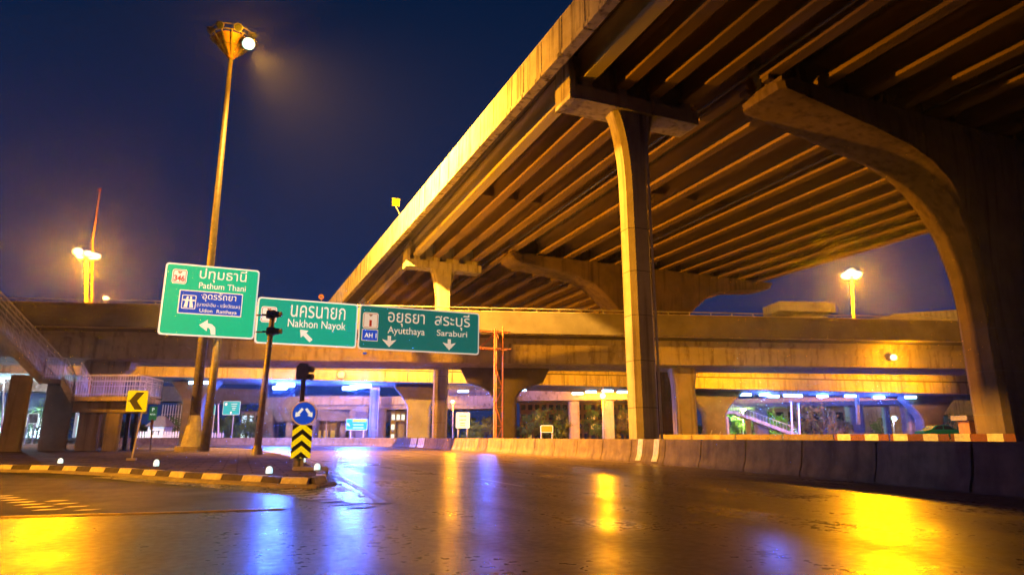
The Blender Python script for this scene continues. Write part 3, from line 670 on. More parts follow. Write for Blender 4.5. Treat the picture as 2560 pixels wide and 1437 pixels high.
# sign 1
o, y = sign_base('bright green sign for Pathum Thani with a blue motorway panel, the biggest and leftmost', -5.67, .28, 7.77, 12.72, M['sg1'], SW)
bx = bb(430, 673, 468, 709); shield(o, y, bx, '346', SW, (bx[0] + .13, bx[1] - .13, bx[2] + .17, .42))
text_in(o, y, 'ปทุมธานี', bb(499, 673, 617, 709), SW, .006)
text_in(o, y, 'Pathum Thani', bb(497, 710, 615, 725), SW)
bp_ = bb(445, 729, 606, 788)
bpn = face(rrect(*bp_[:2], bp_[2], bp_[3], .05), y, .01).build('blue_panel', SW, o)
face(rrect(bp_[0] + .07, bp_[1] - .07, bp_[2] + .07, bp_[3] - .07, .04), y - .012, .008).build('blue_face', M['sblue'], bpn)
mi = bb(454, 737, 490, 772); yy = y - .022
ib = MB(); outer, inner = rrect(*mi, .06), rrect(mi[0] + .05, mi[1] - .05, mi[2] + .05, mi[3] - .05, .04); nn = len(outer)
ib.add([(a, yy, b) for a, b in outer] + [(a, yy, b) for a, b in inner], [(k, (k + 1) % nn, nn + (k + 1) % nn, nn + k) for k in range(nn)])
cx, z0, z1 = (mi[0] + mi[1]) / 2, mi[2] + .10, mi[3] - .10; zm = z0 + (z1 - z0) * .62
for s in (-1, 1):
    ib.add([(cx + s * .30, yy, z0), (cx + s * .06, yy, z0), (cx + s * .04, yy, z1), (cx + s * .15, yy, z1)], [(0, 1, 2, 3)])
ib.add([(cx - .36, yy - .003, zm - .03), (cx + .36, yy - .003, zm - .03), (cx + .36, yy - .003, zm + .08), (cx - .36, yy - .003, zm + .08)], [(0, 1, 2, 3)])
ib.build('motorway_symbol', SW, bpn)
text_mesh('อุดรรัถยา', *(lambda b: (b[0], b[1], b[2], b[3] - b[2]))(bb(506, 733, 591, 756)), yy, SW, bpn, bold=.006)
text_mesh('(บางปะอิน - แจ้งวัฒนะ)', *(lambda b: (b[0], b[1], b[2], b[3] - b[2]))(bb(492, 758, 600, 771)), yy, SW, bpn, bold=.003)
text_mesh('Udon  Ratthaya', *(lambda b: (b[0], b[1], b[2], b[3] - b[2]))(bb(498, 774, 592, 786)), yy, SW, bpn, bold=.008)
ax, az = px1(522, 818)
face([(-.62 + ax, .12 + az), (-.1 + ax, .52 + az), (-.1 + ax, .28 + az), (.18 + ax, .22 + az), (.40 + ax, .0 + az), (.46 + ax, -.5 + az), (.16 + ax, -.5 + az), (.10 + ax, -.16 + az), (.0 + ax, -.04 + az), (-.1 + ax, -.04 + az), (-.1 + ax, -.28 + az)], y).build('arrow', SW, o)
# sign 2
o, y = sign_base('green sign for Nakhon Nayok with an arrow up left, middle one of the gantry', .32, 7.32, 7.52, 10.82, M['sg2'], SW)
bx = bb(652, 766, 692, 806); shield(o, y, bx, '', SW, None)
text_in(o, y, 'นครนายก', bb(727, 766, 864, 796), SW, .006)
text_in(o, y, 'Nakhon Nayok', bb(719, 801, 865, 827), SW)
ax, az = px1(765, 839)
face([(ax - .42, az + .42), (ax + .16, az + .36), (ax + .0, az + .20), (ax + .48, az - .26), (ax + .28, az - .46), (ax - .2, az + .0), (ax - .36, az - .16)], y).build('arrow', SW, o)
# sign 3
SW3 = M['sw3']
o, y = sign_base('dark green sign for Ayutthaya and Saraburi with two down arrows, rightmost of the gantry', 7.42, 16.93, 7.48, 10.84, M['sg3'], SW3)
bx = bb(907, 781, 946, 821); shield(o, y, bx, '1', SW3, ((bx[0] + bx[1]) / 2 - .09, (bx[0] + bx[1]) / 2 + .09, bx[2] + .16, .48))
bx = bb(904, 823, 945, 852); bpn = face(rrect(*bx, .03), y, .01).build('blue_panel', SW3, o)
face(rrect(bx[0] + .05, bx[1] - .05, bx[2] + .05, bx[3] - .05, .03), y - .012, .008).build('blue_face', M['sblue'], bpn)
text_mesh('AH 1', *(lambda b: (b[0], b[1], b[2], b[3] - b[2]))(bb(911, 832, 941, 844)), y - .022, SW, bpn)
text_in(o, y, 'อยุธยา', bb(970, 783, 1062, 818), SW3, .006)
text_in(o, y, 'Ayutthaya', bb(969, 818, 1062, 841), SW3)
text_in(o, y, 'สระบุรี', bb(1087, 784, 1175, 825), SW3, .006)
text_in(o, y, 'Saraburi', bb(1092, 826, 1168, 841), SW3)
for px, py in ((973, 853), (1123, 861)):
    ax, az = px1(px, py)
    face([(ax - .13, az + .42), (ax - .13, az + .05), (ax - .55, az + .14), (ax, az - .44), (ax + .55, az + .14), (ax + .13, az + .05), (ax + .13, az + .42)], y).build('arrow', SW3, o)

# ------------------------------------------------------------------ near street furniture on the island
def rot_frame(loc, rz):
    c, s = math.cos(rz), math.sin(rz); L = Vector(loc)
    return L, Vector((c, s, 0)), Vector((-s, c, 0))
# chevron sign
b = P(329, 1146, 27.5); b.z = .2
L, ux, uy = rot_frame(b, -R(12))
o = thing('chevron_sign', 'square yellow sign with a black chevron pointing left on a thin post', 'road sign', b)
MB().bar(L + Vector((0, 0, 0)), L + Vector((.24, 0, 3.0)), .06).build('post', M['steel'], o)
MB().box(L + Vector((0, 0, .05)), (.35, .35, .1)).build('foot', M['kerb'], o)
c = P(344, 1002, 27.5)
pl = MB().plate(rrect(-.40, .40, -.44, .44, .05), c - uy * .04, ux, (0, 0, 1), .02).build('plate', M['syel'], o)
MB().plate([(.26, .36), (-.05, .36), (-.30, 0), (-.05, -.36), (.26, -.36), (.0, 0)], c - uy * .065, ux, (0, 0, 1), .008).build('chevron', M['sblack'], pl)
MB().box(c + uy * .02, (.7, .03, .08)).build('clamp', M['steel'], o)
# signal post with keep either side sign, chevron board and signal head
b = Vector((1.72, 21.6, .2))
o = thing('traffic_signal', 'black signal post with its head turned away, standing on the nose of the island', 'traffic light', b)
MB().tube([b, b + Vector((0, 0, 2.9))], .075, 10).build('post', M['dark'], o, smooth=True)
MB().tube([b, b + Vector((0, 0, .35))], [.16, .10], 10).build('foot', M['darkpole'], o)
hd = Vector((b.x - .05, b.y - .02, PY(751, 931, 21.6).z))
h = MB().box(hd, (.38, .28, .46)).box(hd + Vector((.02, 0, .26)), (.32, .3, .06)).build('signal_head', M['dark'], o, bevel=.03)
for s in (-1, 1): MB().tube([hd + Vector((.21, .0, s * .12)), hd + Vector((.30, .12, s * .12))], [.10, .11], 10).build('visor', M['dark'], h)
ksg = thing('keep_sides_sign', 'round blue sign with two white arrows pointing down left and right', 'road sign', b + Vector((.1, -.16, 1.8)))
c = PY(760, 1033, 21.4)
MB().bar(c + Vector((0, .05, -.1)), c + Vector((0, .12, .1)), .1).build('clamp', M['steel'], ksg)
circ = lambda r, n=28: [(r * math.cos(2 * math.pi * k / n), r * math.sin(2 * math.pi * k / n)) for k in range(n)]
pl = MB().plate(circ(.385), c, (1, 0, 0), (0, 0, 1), .02).build('rim', M['white'], ksg)
MB().plate(circ(.345), c + Vector((0, -.022, 0)), (1, 0, 0), (0, 0, 1), .006).build('blue_face', M['sblue'], pl)
for s in (-1, 1):
    a = [(.03, .13), (.14, .02 + .13 - .02), (.11, -.02), (.0, 0)]
    d = Vector((s * .62, 0, -.78)); q = Vector((.78 * s, 0, .62)) ; t0 = c + Vector((s * .05, -.03, .15)); t1 = t0 + d * .20
    ar = MB(); yv = Vector((0, -.008, 0))
    pts = [t0 - q * .042, t1 - q * .042, t1 - q * .10, t1 + d * .14, t1 + q * .10, t1 + q * .042, t0 + q * .042]
    ar.add(pts + [p + yv for p in pts], [tuple(range(7)), tuple(range(13, 6, -1))] + [(k, (k + 1) % 7, 7 + (k + 1) % 7, 7 + k) for k in range(7)])
    ar.build('arrow', M['sw1'], pl)
hb = thing('hazard_board', 'tall yellow board with black chevrons pointing up below the round blue sign', 'road sign', Vector((1.84, 21.5, .2)))
c = PY(754, 1103, 21.35)
MB().bar((1.85, 21.5, .18), (1.85, 21.5, 1.3), .09).build('post', M['sback'], hb)
W_, Hh = .295, .50
pl = MB().plate(rrect(-W_, W_, -Hh, Hh, .02), c, (1, 0, 0), (0, 0, 1), .02).build('plate', M['syel'], hb)
ch = MB()
for k in range(-1, 4):
    zc = .50 - .12 - k * .345 + .0
    poly_l = [(-W_, zc - .24), (0, zc), (0, zc - .155), (-W_, zc - .395)]
    for sgn in (-1, 1):
        q = [(x * -sgn, z) for x, z in poly_l]
        # clip to the plate
        def clip(pts, lim, keep_below):
            out = []
            for (x0, z0), (x1, z1) in zip(pts, pts[1:] + pts[:1]):
                i0, i1 = (z0 <= lim) if keep_below else (z0 >= lim), (z1 <= lim) if keep_below else (z1 >= lim)
                if i0: out.append((x0, z0))
                if i0 != i1: t = (lim - z0) / (z1 - z0); out.append((x0 + (x1 - x0) * t, lim))
            return out
        q = clip(q, Hh, True)
        if len(q) > 2: q = clip(q, -Hh, False)
        if len(q) > 2: ch.add([c + Vector((x, -.024, z)) for x, z in q], [tuple(range(len(q)))])
ch.build('chevron', M['sblack'], pl)
MB().box((2.02, 20.6, .14), (1.0, .55, .30)).build('concrete_block', M['kerb'], loc=(2.02, 20.6, 0), bevel=.03, label='low worn concrete block at the foot of the black signal post', cat='block')
# leaning signal post in front of the green signs
b = P(641, 1144, 36.5); b.z = .2; tp = P(683, 775, 36.5)
o = thing('traffic_signal', 'grey post carrying two dark signals seen edge on before the middle green sign', 'traffic light', b)
MB().tube([b, b + (tp - b) * .5, tp], [.20, .17, .14], 12).build('post', M['darkpole'], o, smooth=True)
MB().tube([b, b + Vector((0, 0, .5))], [.34, .2], 12).build('foot', M['darkpole'], o)
for py, nm in ((786, 0), (828, 0)):
    c = P(677, py, 36.3)
    h = MB().box(c, (.50, .5, .42)).box(c + RV * -.34 + Vector((0, 0, -.02)), (.36, .12, .10)).box(c + RV * .34, (.3, .34, .34)).build('signal_head', M['dark'], o, bevel=.04)
    MB().bar(c - RV * .85 - Vector((0, 0, .04)), c - RV * .2 - Vector((0, 0, .04)), .07).build('arm', M['dark'], h)
    MB().tube([c + RV * .40, c + RV * .62], [.12, .16], 10).build('visor', M['dark'], h)
# parking sign
b = P(377, 1118, 46); b.z = .22; c = P(383, 1033, 46)
o = thing('parking_sign', 'small green sign with a white P on a short post behind the chevron sign', 'road sign', b)
MB().bar(b, c - Vector((0, 0, .5)), .09).build('post', M['darkpole'], o)
MB().bar(c - Vector((0, 0, 1.1)), c - Vector((0, 0, .4)), .16).build('collar', M['brick'], o)
pl = MB().plate(rrect(-.27, .27, -.48, .48, .06), c, RV, (0, 0, 1), .03).build('plate', M['sgreen_p'], o)
def text_free(body, c, ux, wd, ht, m, parent, bold=.02, name='lettering'):
    t = text_mesh(body, -wd / 2, wd / 2, -ht / 2, ht, 0, m, parent, name, bold, origin=True)
    r = root_of(parent); ux = Vector(ux); nrm = ux.cross(Vector((0, 0, 1)))
    for v in t.data.vertices: p = v.co.copy(); v.co = Vector(c) - Vector(r.location) + ux * p.x + Vector((0, 0, p.z))
    return t
text_free('P', c - HV * .04 + Vector((0, 0, .27)), RV, .17, .24, M['sw1'], pl)
text_free('MOTOR', c - HV * .04 + Vector((0, 0, -.06)), RV, .36, .11, M['sw1'], pl)
# reflector kerb studs, their glow painted in as emission
for (px, py, d), lbl in (((151, 1153, 24.2), 'glow-painted white reflector stud on the striped kerb, left of the chevron post'), ((391, 1157, 22.2), 'glow-painted white reflector stud on the striped kerb, right of the chevron post'),
                         ((673, 1176, 17.9), 'glow-painted white reflector stud near the nose of the island'), ((793, 1168, 19.6), 'glow-painted white reflector stud on a dark block beside the hazard board')):
    c = P(px, py, d); s = .088
    o = thing('kerb_stud', lbl, 'marker', (c.x, c.y, .2), group='glow-painted studs along the island kerb')
    zz = c.z - .10
    MB().loft([[Vector((c.x + s * k * math.cos(t), c.y + s * .7 * k * math.sin(t), zz + z)) for t in (2 * math.pi * i / 12 for i in range(12))] for z, k in ((0, 1), (.11, 1), (.16, .9), (.20, .65), (.22, .25))]).build('dome', M['dome'], o, smooth=True)
    if px == 793: MB().box((c.x + .02, c.y + .02, (zz) / 2 - .002), (.36, .34, zz)).build('block', M['kerb_dark'], o, bevel=.02)
    else: MB().box((c.x, c.y, zz - .02), (.16, .12, .05)).build('foot', M['kerb_dark'], o)
for (px, py), lbl in (((690, 1216), 'tiny bright road stud left of the concrete block'), ((846, 1208), 'tiny bright road stud near the start of the long white line'), ((904, 1237), 'tiny bright road stud halfway down the long white line')):
    r = ray(px, py); p = Vector((0, 0, CAM_H)) + r * ((.02 - CAM_H) / r.z)
    o = thing('road_stud', lbl, 'marker', (p.x, p.y, .01))
    MB().loft([[Vector((p.x + a * k, p.y + b2 * k, z)) for a, b2 in ((-.05, -.04), (.05, -.04), (.05, .04), (-.05, .04))] for z, k in ((.009, 1.3), (.04, 1))]).build('body', M['sback'], o)
    MB().box((p.x, p.y - .045, .028), (.08, .012, .022)).build('reflector', M['dome'], o)
for px, lbl in ((745, 'short white post left behind the hazard board'), (760, 'short white post right behind the hazard board')):
    c = P(px, 1152, 25.5)
    MB().tube([(c.x, c.y, .15), (c.x, c.y, c.z + .16)], .055, 8).build('marker_post', M['dome'], loc=(c.x, c.y, .2), label=lbl, cat='post')

# ------------------------------------------------------------------ concrete barriers
def jersey(a, b, name, m, label, group, h=1.06, stripes=None):
    a, b = Vector((*a, 0)), Vector((*b, 0)); d = (b - a).normalized(); a2, b2 = a + d * .035, b - d * .035
    o = thing('concrete_barrier', label, 'barrier', (a + b) / 2, group=group)
    nl = Vector((-d.y, d.x, 0)); k = h / 1.06
    pr = [(-.31, 0), (-.31, .10), (-.20, .36 * k), (-.11, h - .02), (-.08, h), (.08, h), (.11, h - .02), (.20, .36 * k), (.31, .10), (.31, 0)]
    MB().loft([[p + nl * s + Vector((0, 0, z)) for s, z in pr] for p in (a2, b2)]).build('body', m, o)
    if stripes:
        st = MB()
        for t in stripes:
            st.loft([[a + d * tt + nl * s + Vector((0, 0, z)) for s, z in ((.315, .1), (.204, .36 * k), (.114, h - .02), (.08, h + .004), (.11, h + .004), (.22, .36 * k), (.33, .1))] for tt in (t, t + .45)])
        st.build('paint_stripe', M['kerb_white'], o)
    return o
bpts = walk(BAR, 2.95)
for i, (a, b) in enumerate(zip(bpts, bpts[1:])):
    cxy = (a + b) / 2
    if cxy.y < 14: g = 'barriers in the dark below the flyover'; l = 'concrete barrier section in deep shade below the flyover on the right'
    elif cxy.y < 22: g = 'barriers in the half shade'; l = 'concrete barrier section in half shade between the dark end and the flyover column'
    elif cxy.y < 32: g = 'barriers by the column'; l = 'orange lit concrete barrier section with worn paint at the flyover column'
    elif cxy.y < 62: g = 'orange lit barriers'; l = 'orange lit concrete barrier section between the flyover column and the truss leg'
    else: g = 'blue lit barriers'; l = 'blue lit concrete barrier section along the far bend of the road'
    st = (.5, 1.9) if 24 < cxy.y < 28 else ((.3, .9, 1.5, 2.1) if i in (27, 28) else None)
    jersey(a[:2], b[:2], '', M['barrier'], l, g, stripes=st)
# second row of barriers beyond
A2, B2 = P(1630, 1090, 46), P(2700, 1090, 33); A2.z = B2.z = 0
bp2 = walk([(A2.x, A2.y), (B2.x, B2.y)], 2.9)
for i, (a, b) in enumerate(zip(bp2, bp2[1:])):
    far = i >= len(bp2) - 4
    o = jersey(a[:2], b[:2], '', M['kerb_red'] if far else M['barrier'], 'red barrier section with a white painted block, beyond the dark near barrier' if far else 'yellow lit barrier section in the second row behind the near barrier', 'red and white barriers' if far else 'second row of barriers', h=1.32, stripes=None)
    if far:
        d = (b - a).normalized(); nl = Vector((-d.y, d.x, 0)); st = MB()
        for t0 in (.2, 1.65): st.loft([[a + d * tt + nl * s + Vector((0, 0, z)) for s, z in ((-.33, .1), (-.215, .45), (-.118, 1.31), (-.08, 1.33), (.08, 1.33), (.12, 1.30), (.22, .45))] for tt in (t0, t0 + .7)])
        st.build('paint_block', M['kerb_white'], o)

# ------------------------------------------------------------------ footbridge stair on the left
FB = 42.0
fb = thing('footbridge_stair', 'concrete footbridge stair with thin metal railings climbing out of the picture on the left', 'footbridge', P(240, 1115, FB))
lz = P(300, 990, FB).z
def FP(px, d, z): p = P(px, 1000, d); return Vector((p.x, p.y, z))
LA, LB_, LC, LD = FP(180, FB, 0), FP(345, FB, 0), FP(402, FB + 4.2, 0), FP(225, FB + 4.6, 0)
def slab(pts, z0, z1): return MB().prism([(p.x, p.y) for p in pts], z0, z1)
slab([LA, LB_, LC, LD], lz - .30, lz).build('landing', M['over'], fb)
MB().bar(FP(195, FB + 1.2, lz - .65), FP(330, FB + 1.2, lz - .65), .9, .7).bar(FP(230, FB + 3.2, lz - .65), FP(365, FB + 3.2, lz - .65), .7, .7).build('cross_beam', M['over'], fb)
mz = P(125, 946, FB - .5).z
MA, MBp, MC, MD = FP(98, FB - .6, 0), FP(150, FB - .2, 0), FP(190, FB + 2.2, 0), FP(140, FB + 1.9, 0)
slab([MA, MBp, MC, MD], mz - .28, mz).build('landing', M['over'], fb)
tz = P(-190, 700, FB - 6).z
TA, TD = FP(-190, FB - 6, 0), FP(-130, FB - 3.6, 0)
def flight(p0, p1, q0, q1, z0, z1, n):
    st = MB()
    for k in range(n):
        t0, t1 = k / n, (k + 1) / n; a, b = p0.lerp(p1, t0), p0.lerp(p1, t1); c, d = q0.lerp(q1, t1), q0.lerp(q1, t0)
        za, zb = z0 + (z1 - z0) * t0 - .3, z0 + (z1 - z0) * t1; zc = z0 + (z1 - z0) * t1 - .3
        st.add([(a.x, a.y, za), (b.x, b.y, zc), (c.x, c.y, zc), (d.x, d.y, za)] + [(v.x, v.y, zb) for v in (a, b, c, d)], [(3, 2, 1, 0), (4, 5, 6, 7), (0, 1, 5, 4), (1, 2, 6, 5), (2, 3, 7, 6), (3, 0, 4, 7)])
    st.build('step_flight', M['over'], fb)
    for u, v in ((p0, p1), (q0, q1)):
        a, b = Vector((u.x, u.y, z0)), Vector((v.x, v.y, z1))
        off = -HV * .06 if u is p0 else HV * .06
        MB().loft([[p + off + Vector((0, 0, -.42)), p + off + Vector((0, 0, .12)), p + off * 3 + Vector((0, 0, .12)), p + off * 3 + Vector((0, 0, -.42))] for p in (a, b)]).build('stringer', M['kerb'], fb)
flight(LA, MBp, LD, MC, lz, mz, 5)
flight(MA, TA, MD, TD, mz, tz, 26)
def railing(a, b, h, n, dense=True):
    r = MB(); a, b = Vector(a), Vector(b)
    r.tube([a + Vector((0, 0, h)), b + Vector((0, 0, h))], .045, 6).tube([a + Vector((0, 0, h - .35)), b + Vector((0, 0, h - .35))], .028, 6).tube([a + Vector((0, 0, .15)), b + Vector((0, 0, .15))], .028, 6)
    for k in range(n + 1):
        p = a.lerp(b, k / n); r.bar(p, p + Vector((0, 0, h)), .05 if k % 6 == 0 else .022)
    r.build('railing', M['rail'], fb)
e_ = Vector((0, 0, 0))
def z_(v, z): return Vector((v.x, v.y, z))
railing(z_(LA, lz), z_(LB_, lz), 1.35, 26); railing(z_(LB_, lz), z_(LC, lz), 1.35, 24); railing(z_(LD, lz), z_(LC, lz), 1.35, 24)
railing(z_(MA, mz), z_(MBp, mz), 1.35, 8); railing(z_(LA, lz), z_(MBp, mz), 1.35, 6); railing(z_(LD, lz), z_(MC, mz), 1.35, 6)
railing(z_(MA, mz + .1), z_(TA, tz + .1), 1.5, 66); railing(z_(MD, mz + .1), z_(TD, tz + .1), 1.5, 66)
# lit perforated end panel of the landing
ep = MB(); a, b = z_(LB_, lz + .1), z_(LC, lz + .1); nx, nz_ = 14, 8
for i in range(nx):
    for j in range(nz_):
        if (i * 7 + j * 5) % 3: continue
        p = a.lerp(b, (i + .5) / nx) + Vector((0, 0, .12 + j * .14)); d = (b - a).normalized(); ep.box(p, (.16, .02, .11), rz=math.atan2(d.y, d.x))
ep.build('end_panel', M['sback'], fb)
for (x0, x1, d, hx) in ((28, 68, FB - 1.5, .0),):
    p = FP(46, d, 0); t = FP(58, d, P(60, 938, d).z)
    MB().loft([[Vector((p.x, p.y, z)) + Vector((a, b2, 0)) for a, b2 in octa(.5, .45, .1)] for z in (.2, t.z)]).build('support_column', M['over'], fb)
for x0, x1, d in ((116, 181, FB + .6), (207, 258, FB + 1.6), (274, 310, FB + 1.0)):
    a, b = FP(x0, d, 0), FP(x1, d, 0); c = (a + b) / 2; wd = (b - a).length / 2
    MB().loft([[c + RV * (u * wd) + HV * (v * .16) + Vector((0, 0, z)) for u, v in ((-1, -1), (1, -1), (1, 1), (-1, 1))] for z in (.2, (mz - .28 if x0 < 150 else lz - .3))]).build('support_wall', M['wallg'] if x0 < 150 else M['over'], fb, bevel=.04)
for px in (327, 347):
    p = FP(px, FB + 3.5, 0); MB().tube([(p.x, p.y, .2), (p.x, p.y, lz - .3)], .16, 8).build('support_post', M['darkpole'], fb)

# ------------------------------------------------------------------ background beyond the lower bridge
def G(px, d, z=0): p = P(px, 1092, d); return Vector((p.x, p.y, z))
def Zat(py, d): return P(1280, py, d).z
# curved ramp
rc = G(880, 134); rr = 16.0
rm = thing('curved_ramp', 'pale blue lit ramp bridge curling round behind the round blue sign', 'bridge', rc)
arc = [rc + (RV * -math.cos(t) - HV * math.sin(t)) * rr for t in (R(-50 + 5 * k) for k in range(37))]
zt = [Zat(988, 128) - .0 * k for k in range(37)]
def arcband(name, pr, m):
    rings = []
    for p in arc:
        d = (rc - p).normalized(); rings.append([p + d * s + Vector((0, 0, z)) for s, z in pr])
    MB().loft(rings).build(name, m, rm)
z1, z2, z3 = Zat(990, 120), Zat(1022, 120), Zat(1052, 120)
arcband('parapet', [(0, z2), (.3, z2), (.3, z1), (0, z1)], M['wallg']); arcband('deck_box', [(1.2, z3), (8, z3), (8.6, z2), (.3, z2 + .02), (.3, z2 - .3)], M['wallg'])
for px, d in ((725, 124), (1000, 124)): MB().tube([G(px, d, 0), G(px, d, z3)], .9, 12).build('pier', M['wallg'], rm, smooth=True)
def deck(name, label, px0, px1, d0, d1, ya, yb, yc, m, cols=(), wdt=9, colm='over', cw=1.0):
    """bridge seen edge on: parapet from ya to yb, girder from yb to yc (levels measured at the middle)"""
    dm = (d0 + d1) / 2; za, zb, zc = Zat(ya, dm), Zat(yb, dm), Zat(yc, dm)
    a, b = G(px0, d0), G(px1, d1); d = (b - a).normalized(); q = Vector((-d.y, d.x, 0))
    if q.dot(HV) < 0: q = -q
    o = thing(name, label, 'bridge', (a + b) / 2)
    pn = MB(); L = (b - a).length; n_ = max(2, int(L / 4))
    for k in range(n_):
        pn.loft([[a + d * t + q * s + Vector((0, 0, z)) for s, z in ((0, zb), (.35, zb), (.35, za), (.08, za))] for t in (k * L / n_ + .03, (k + 1) * L / n_ - .03)])
    pn.build('parapet', M[m], o)
    MB().loft([[p + q * s + Vector((0, 0, z)) for s, z in ((.9, zc), (wdt - .9, zc), (wdt, zb + .3), (.36, zb + .3), (.36, zb))] for p in (a, b)]).build('deck', M[m], o)
    for px, w_, dd in cols:
        c = G(px, dd); hw = w_ / FPX * dd / 2
        MB().loft([[c + RV * x + HV * y + Vector((0, 0, z)) for x, y in octa(hw, min(hw, 1.2), min(.25, hw * .3))] for z in (0, zc)]).build('pier', M[colm], o)
    return o
deck('elevated_road', 'orange striped elevated road seen past the curved ramp, left of the wide column', 740, 1250, 118, 112, 990, 1010, 1022, 'over', [(775, 32, 119), (880, 15, 116), (857, 14, 122), (905, 30, 112), (945, 32, 112)], colm='wallg')
deck('elevated_road', 'orange lit road bridge between the truss leg and the flyover column, with two slim piers', 1100, 1640, 118, 110, 966, 985, 1000, 'over', [(1436, 26, 118), (1522, 26, 116), (1265, 12, 116), (1600, 30, 114)])
deck('elevated_road', 'blue lit low bridge on the right with pale columns', 1760, 2330, 112, 98, 992, 1004, 1014, 'wallg', [(1905, 28, 112), (2142, 32, 108), (2222, 14, 108), (2290, 44, 102)], colm='wallg')
deck('elevated_road', 'grey ramp bridge sloping behind the mast pole on the left', 300, 660, 150, 165, 968, 985, 1004, 'wallg', [(672, 28, 140), (445, 16, 158)], colm='wallg')
deck('elevated_road', 'orange lit bridge at the far left edge behind the stair column', -160, 130, 120, 128, 935, 952, 975, 'over', [(-60, 30, 124)])
# far building tops above the overpass on the right
o = thing('toll_canopy', 'pale slab roof of a building showing above the overpass left of the round lamp', 'building', G(2030, 170))
MB().box(G(2030, 172, Zat(774, 172)), (16, 9, 2.6), rz=-YAW + .12).build('roof', M['over'], o); MB().box(G(2020, 176, Zat(764, 172)), (13, 9, 2), rz=-YAW).build('upper_wall', M['over'], o)
MB().box(G(2030, 174, Zat(774, 172) / 2 - .8), (12, 7, Zat(774, 172) - 2.7), rz=-YAW).build('wall', M['over'], o)
o = thing('flat_roof_building', 'pale sloping roofed building showing above the overpass next to the big pier', 'building', G(2310, 150))
a, b, c2 = P(2190, 797, 140), P(2240, 783, 140), P(2420, 772, 140)
MB().loft([[Vector((p.x, p.y, 0)) + HV * k for p in ()] + [Vector((a.x, a.y, 0)) + HV * k, Vector((c2.x, c2.y, 0)) + HV * k, c2 + HV * k, b + HV * k, a + HV * k] for k in (0, 10)]).build('wall', M['over'], o)

def tree(label, px, d, ztop, r, m, n=900, trunk=.16, squash=1.0, z0=None, leaf=.20, clumps=9, group=None, name='tree'):
    base = G(px, d); o = thing(name, label, 'tree', base, group=group)
    zc = (ztop + (z0 if z0 is not None else ztop * .35)) / 2; hz = (ztop - (z0 if z0 is not None else ztop * .35)) / 2
    top = base + Vector((.2, .1, zc))
    tm = MB().tube([base, base + Vector((.1, 0, zc * .5)), top], [trunk, trunk * .8, trunk * .4], 7)
    cl = []
    for k in range(clumps):
        a = random.uniform(0, 6.28); q = math.sqrt(random.random()) * .75; zz = random.uniform(-.75, .8)
        c = base + Vector((math.cos(a) * r * q, math.sin(a) * r * q, zc + zz * hz)); cl.append((c, random.uniform(.28, .5) * r))
        tm.tube([base + Vector((.1, 0, zc * .55)), base.lerp(c, .7) + Vector((0, 0, zc * .2)), c], [trunk * .5, trunk * .3, .02], 5)
    tm.build('trunk', M['bark'], o)
    lf = MB()
    for k in range(n):
        c, cr_ = random.choice(cl)
        v = Vector((random.gauss(0, 1), random.gauss(0, 1), random.gauss(0, .8))).normalized() * cr_ * (random.random() ** .4)
        p = c + v; x = Vector((random.gauss(0, 1), random.gauss(0, 1), random.gauss(0, .6))).normalized(); y = x.cross(Vector((random.gauss(0, 1), random.gauss(0, 1), random.gauss(0, 1)))).normalized()
        s = leaf * random.uniform(.6, 1.4)
        lf.add([p - x * s, p - y * s * .5, p + x * s, p + y * s * .5], [(0, 1, 2, 3)])
    lf.build('crown', M[m], o); return o
TR = 'trees beyond the bridges'
for px, d, py, r, m, lbl in ((90, 100, 990, 3.6, 'leaf', 'leafy green tree behind the footbridge column at the far left'), (18, 112, 1010, 3.2, 'leaf', 'dark tree at the left edge behind the footbridge column'),
        (1350, 122, 1040, 2.6, 'leaf_y', 'yellow green bush left of the small notice board'), (1405, 124, 1010, 3.6, 'leaf', 'dark broad tree right of the small notice board'),
        (1470, 126, 1005, 1.8, 'leaf', 'slim dark tree between the two slim piers'), (1565, 126, 1020, 2.5, 'leaf', 'dark tree half hidden by the flyover column'),
        (1855, 128, 1003, 3.6, 'leaf_y', 'bright green lit tree over the stairs on the right'), (1690, 122, 1030, 2.6, 'leaf_y', 'yellow green tree left of the yellow lit pier'),
        (2062, 100, 1006, 3.6, 'leaf_o', 'round olive tree in front of the right hand columns'), (1215, 120, 1040, 2.4, 'leaf_y', 'dim bush between the white notice board and the truss leg'),
        (595, 130, 1040, 3.6, 'leaf', 'dark tree below the far green sign'), (545, 136, 1042, 3.0, 'leaf', 'dark tree between the mast pole and the gantry post'),
        (455, 140, 1030, 4.5, 'leaf', 'dark tree behind the little white house'), (1930, 135, 1030, 3.2, 'leaf', 'dim tree behind the stair rail on the right'), (2330, 120, 1040, 2.5, 'leaf', 'dark shrub behind the teal car')):
    z_top = Zat(py, d)
    tree(lbl, px, d, z_top, r, m, n=700 if r > 3 else 450, z0=.8 if m != 'leaf_o' else .3, leaf=.22, group=TR)
k = 0
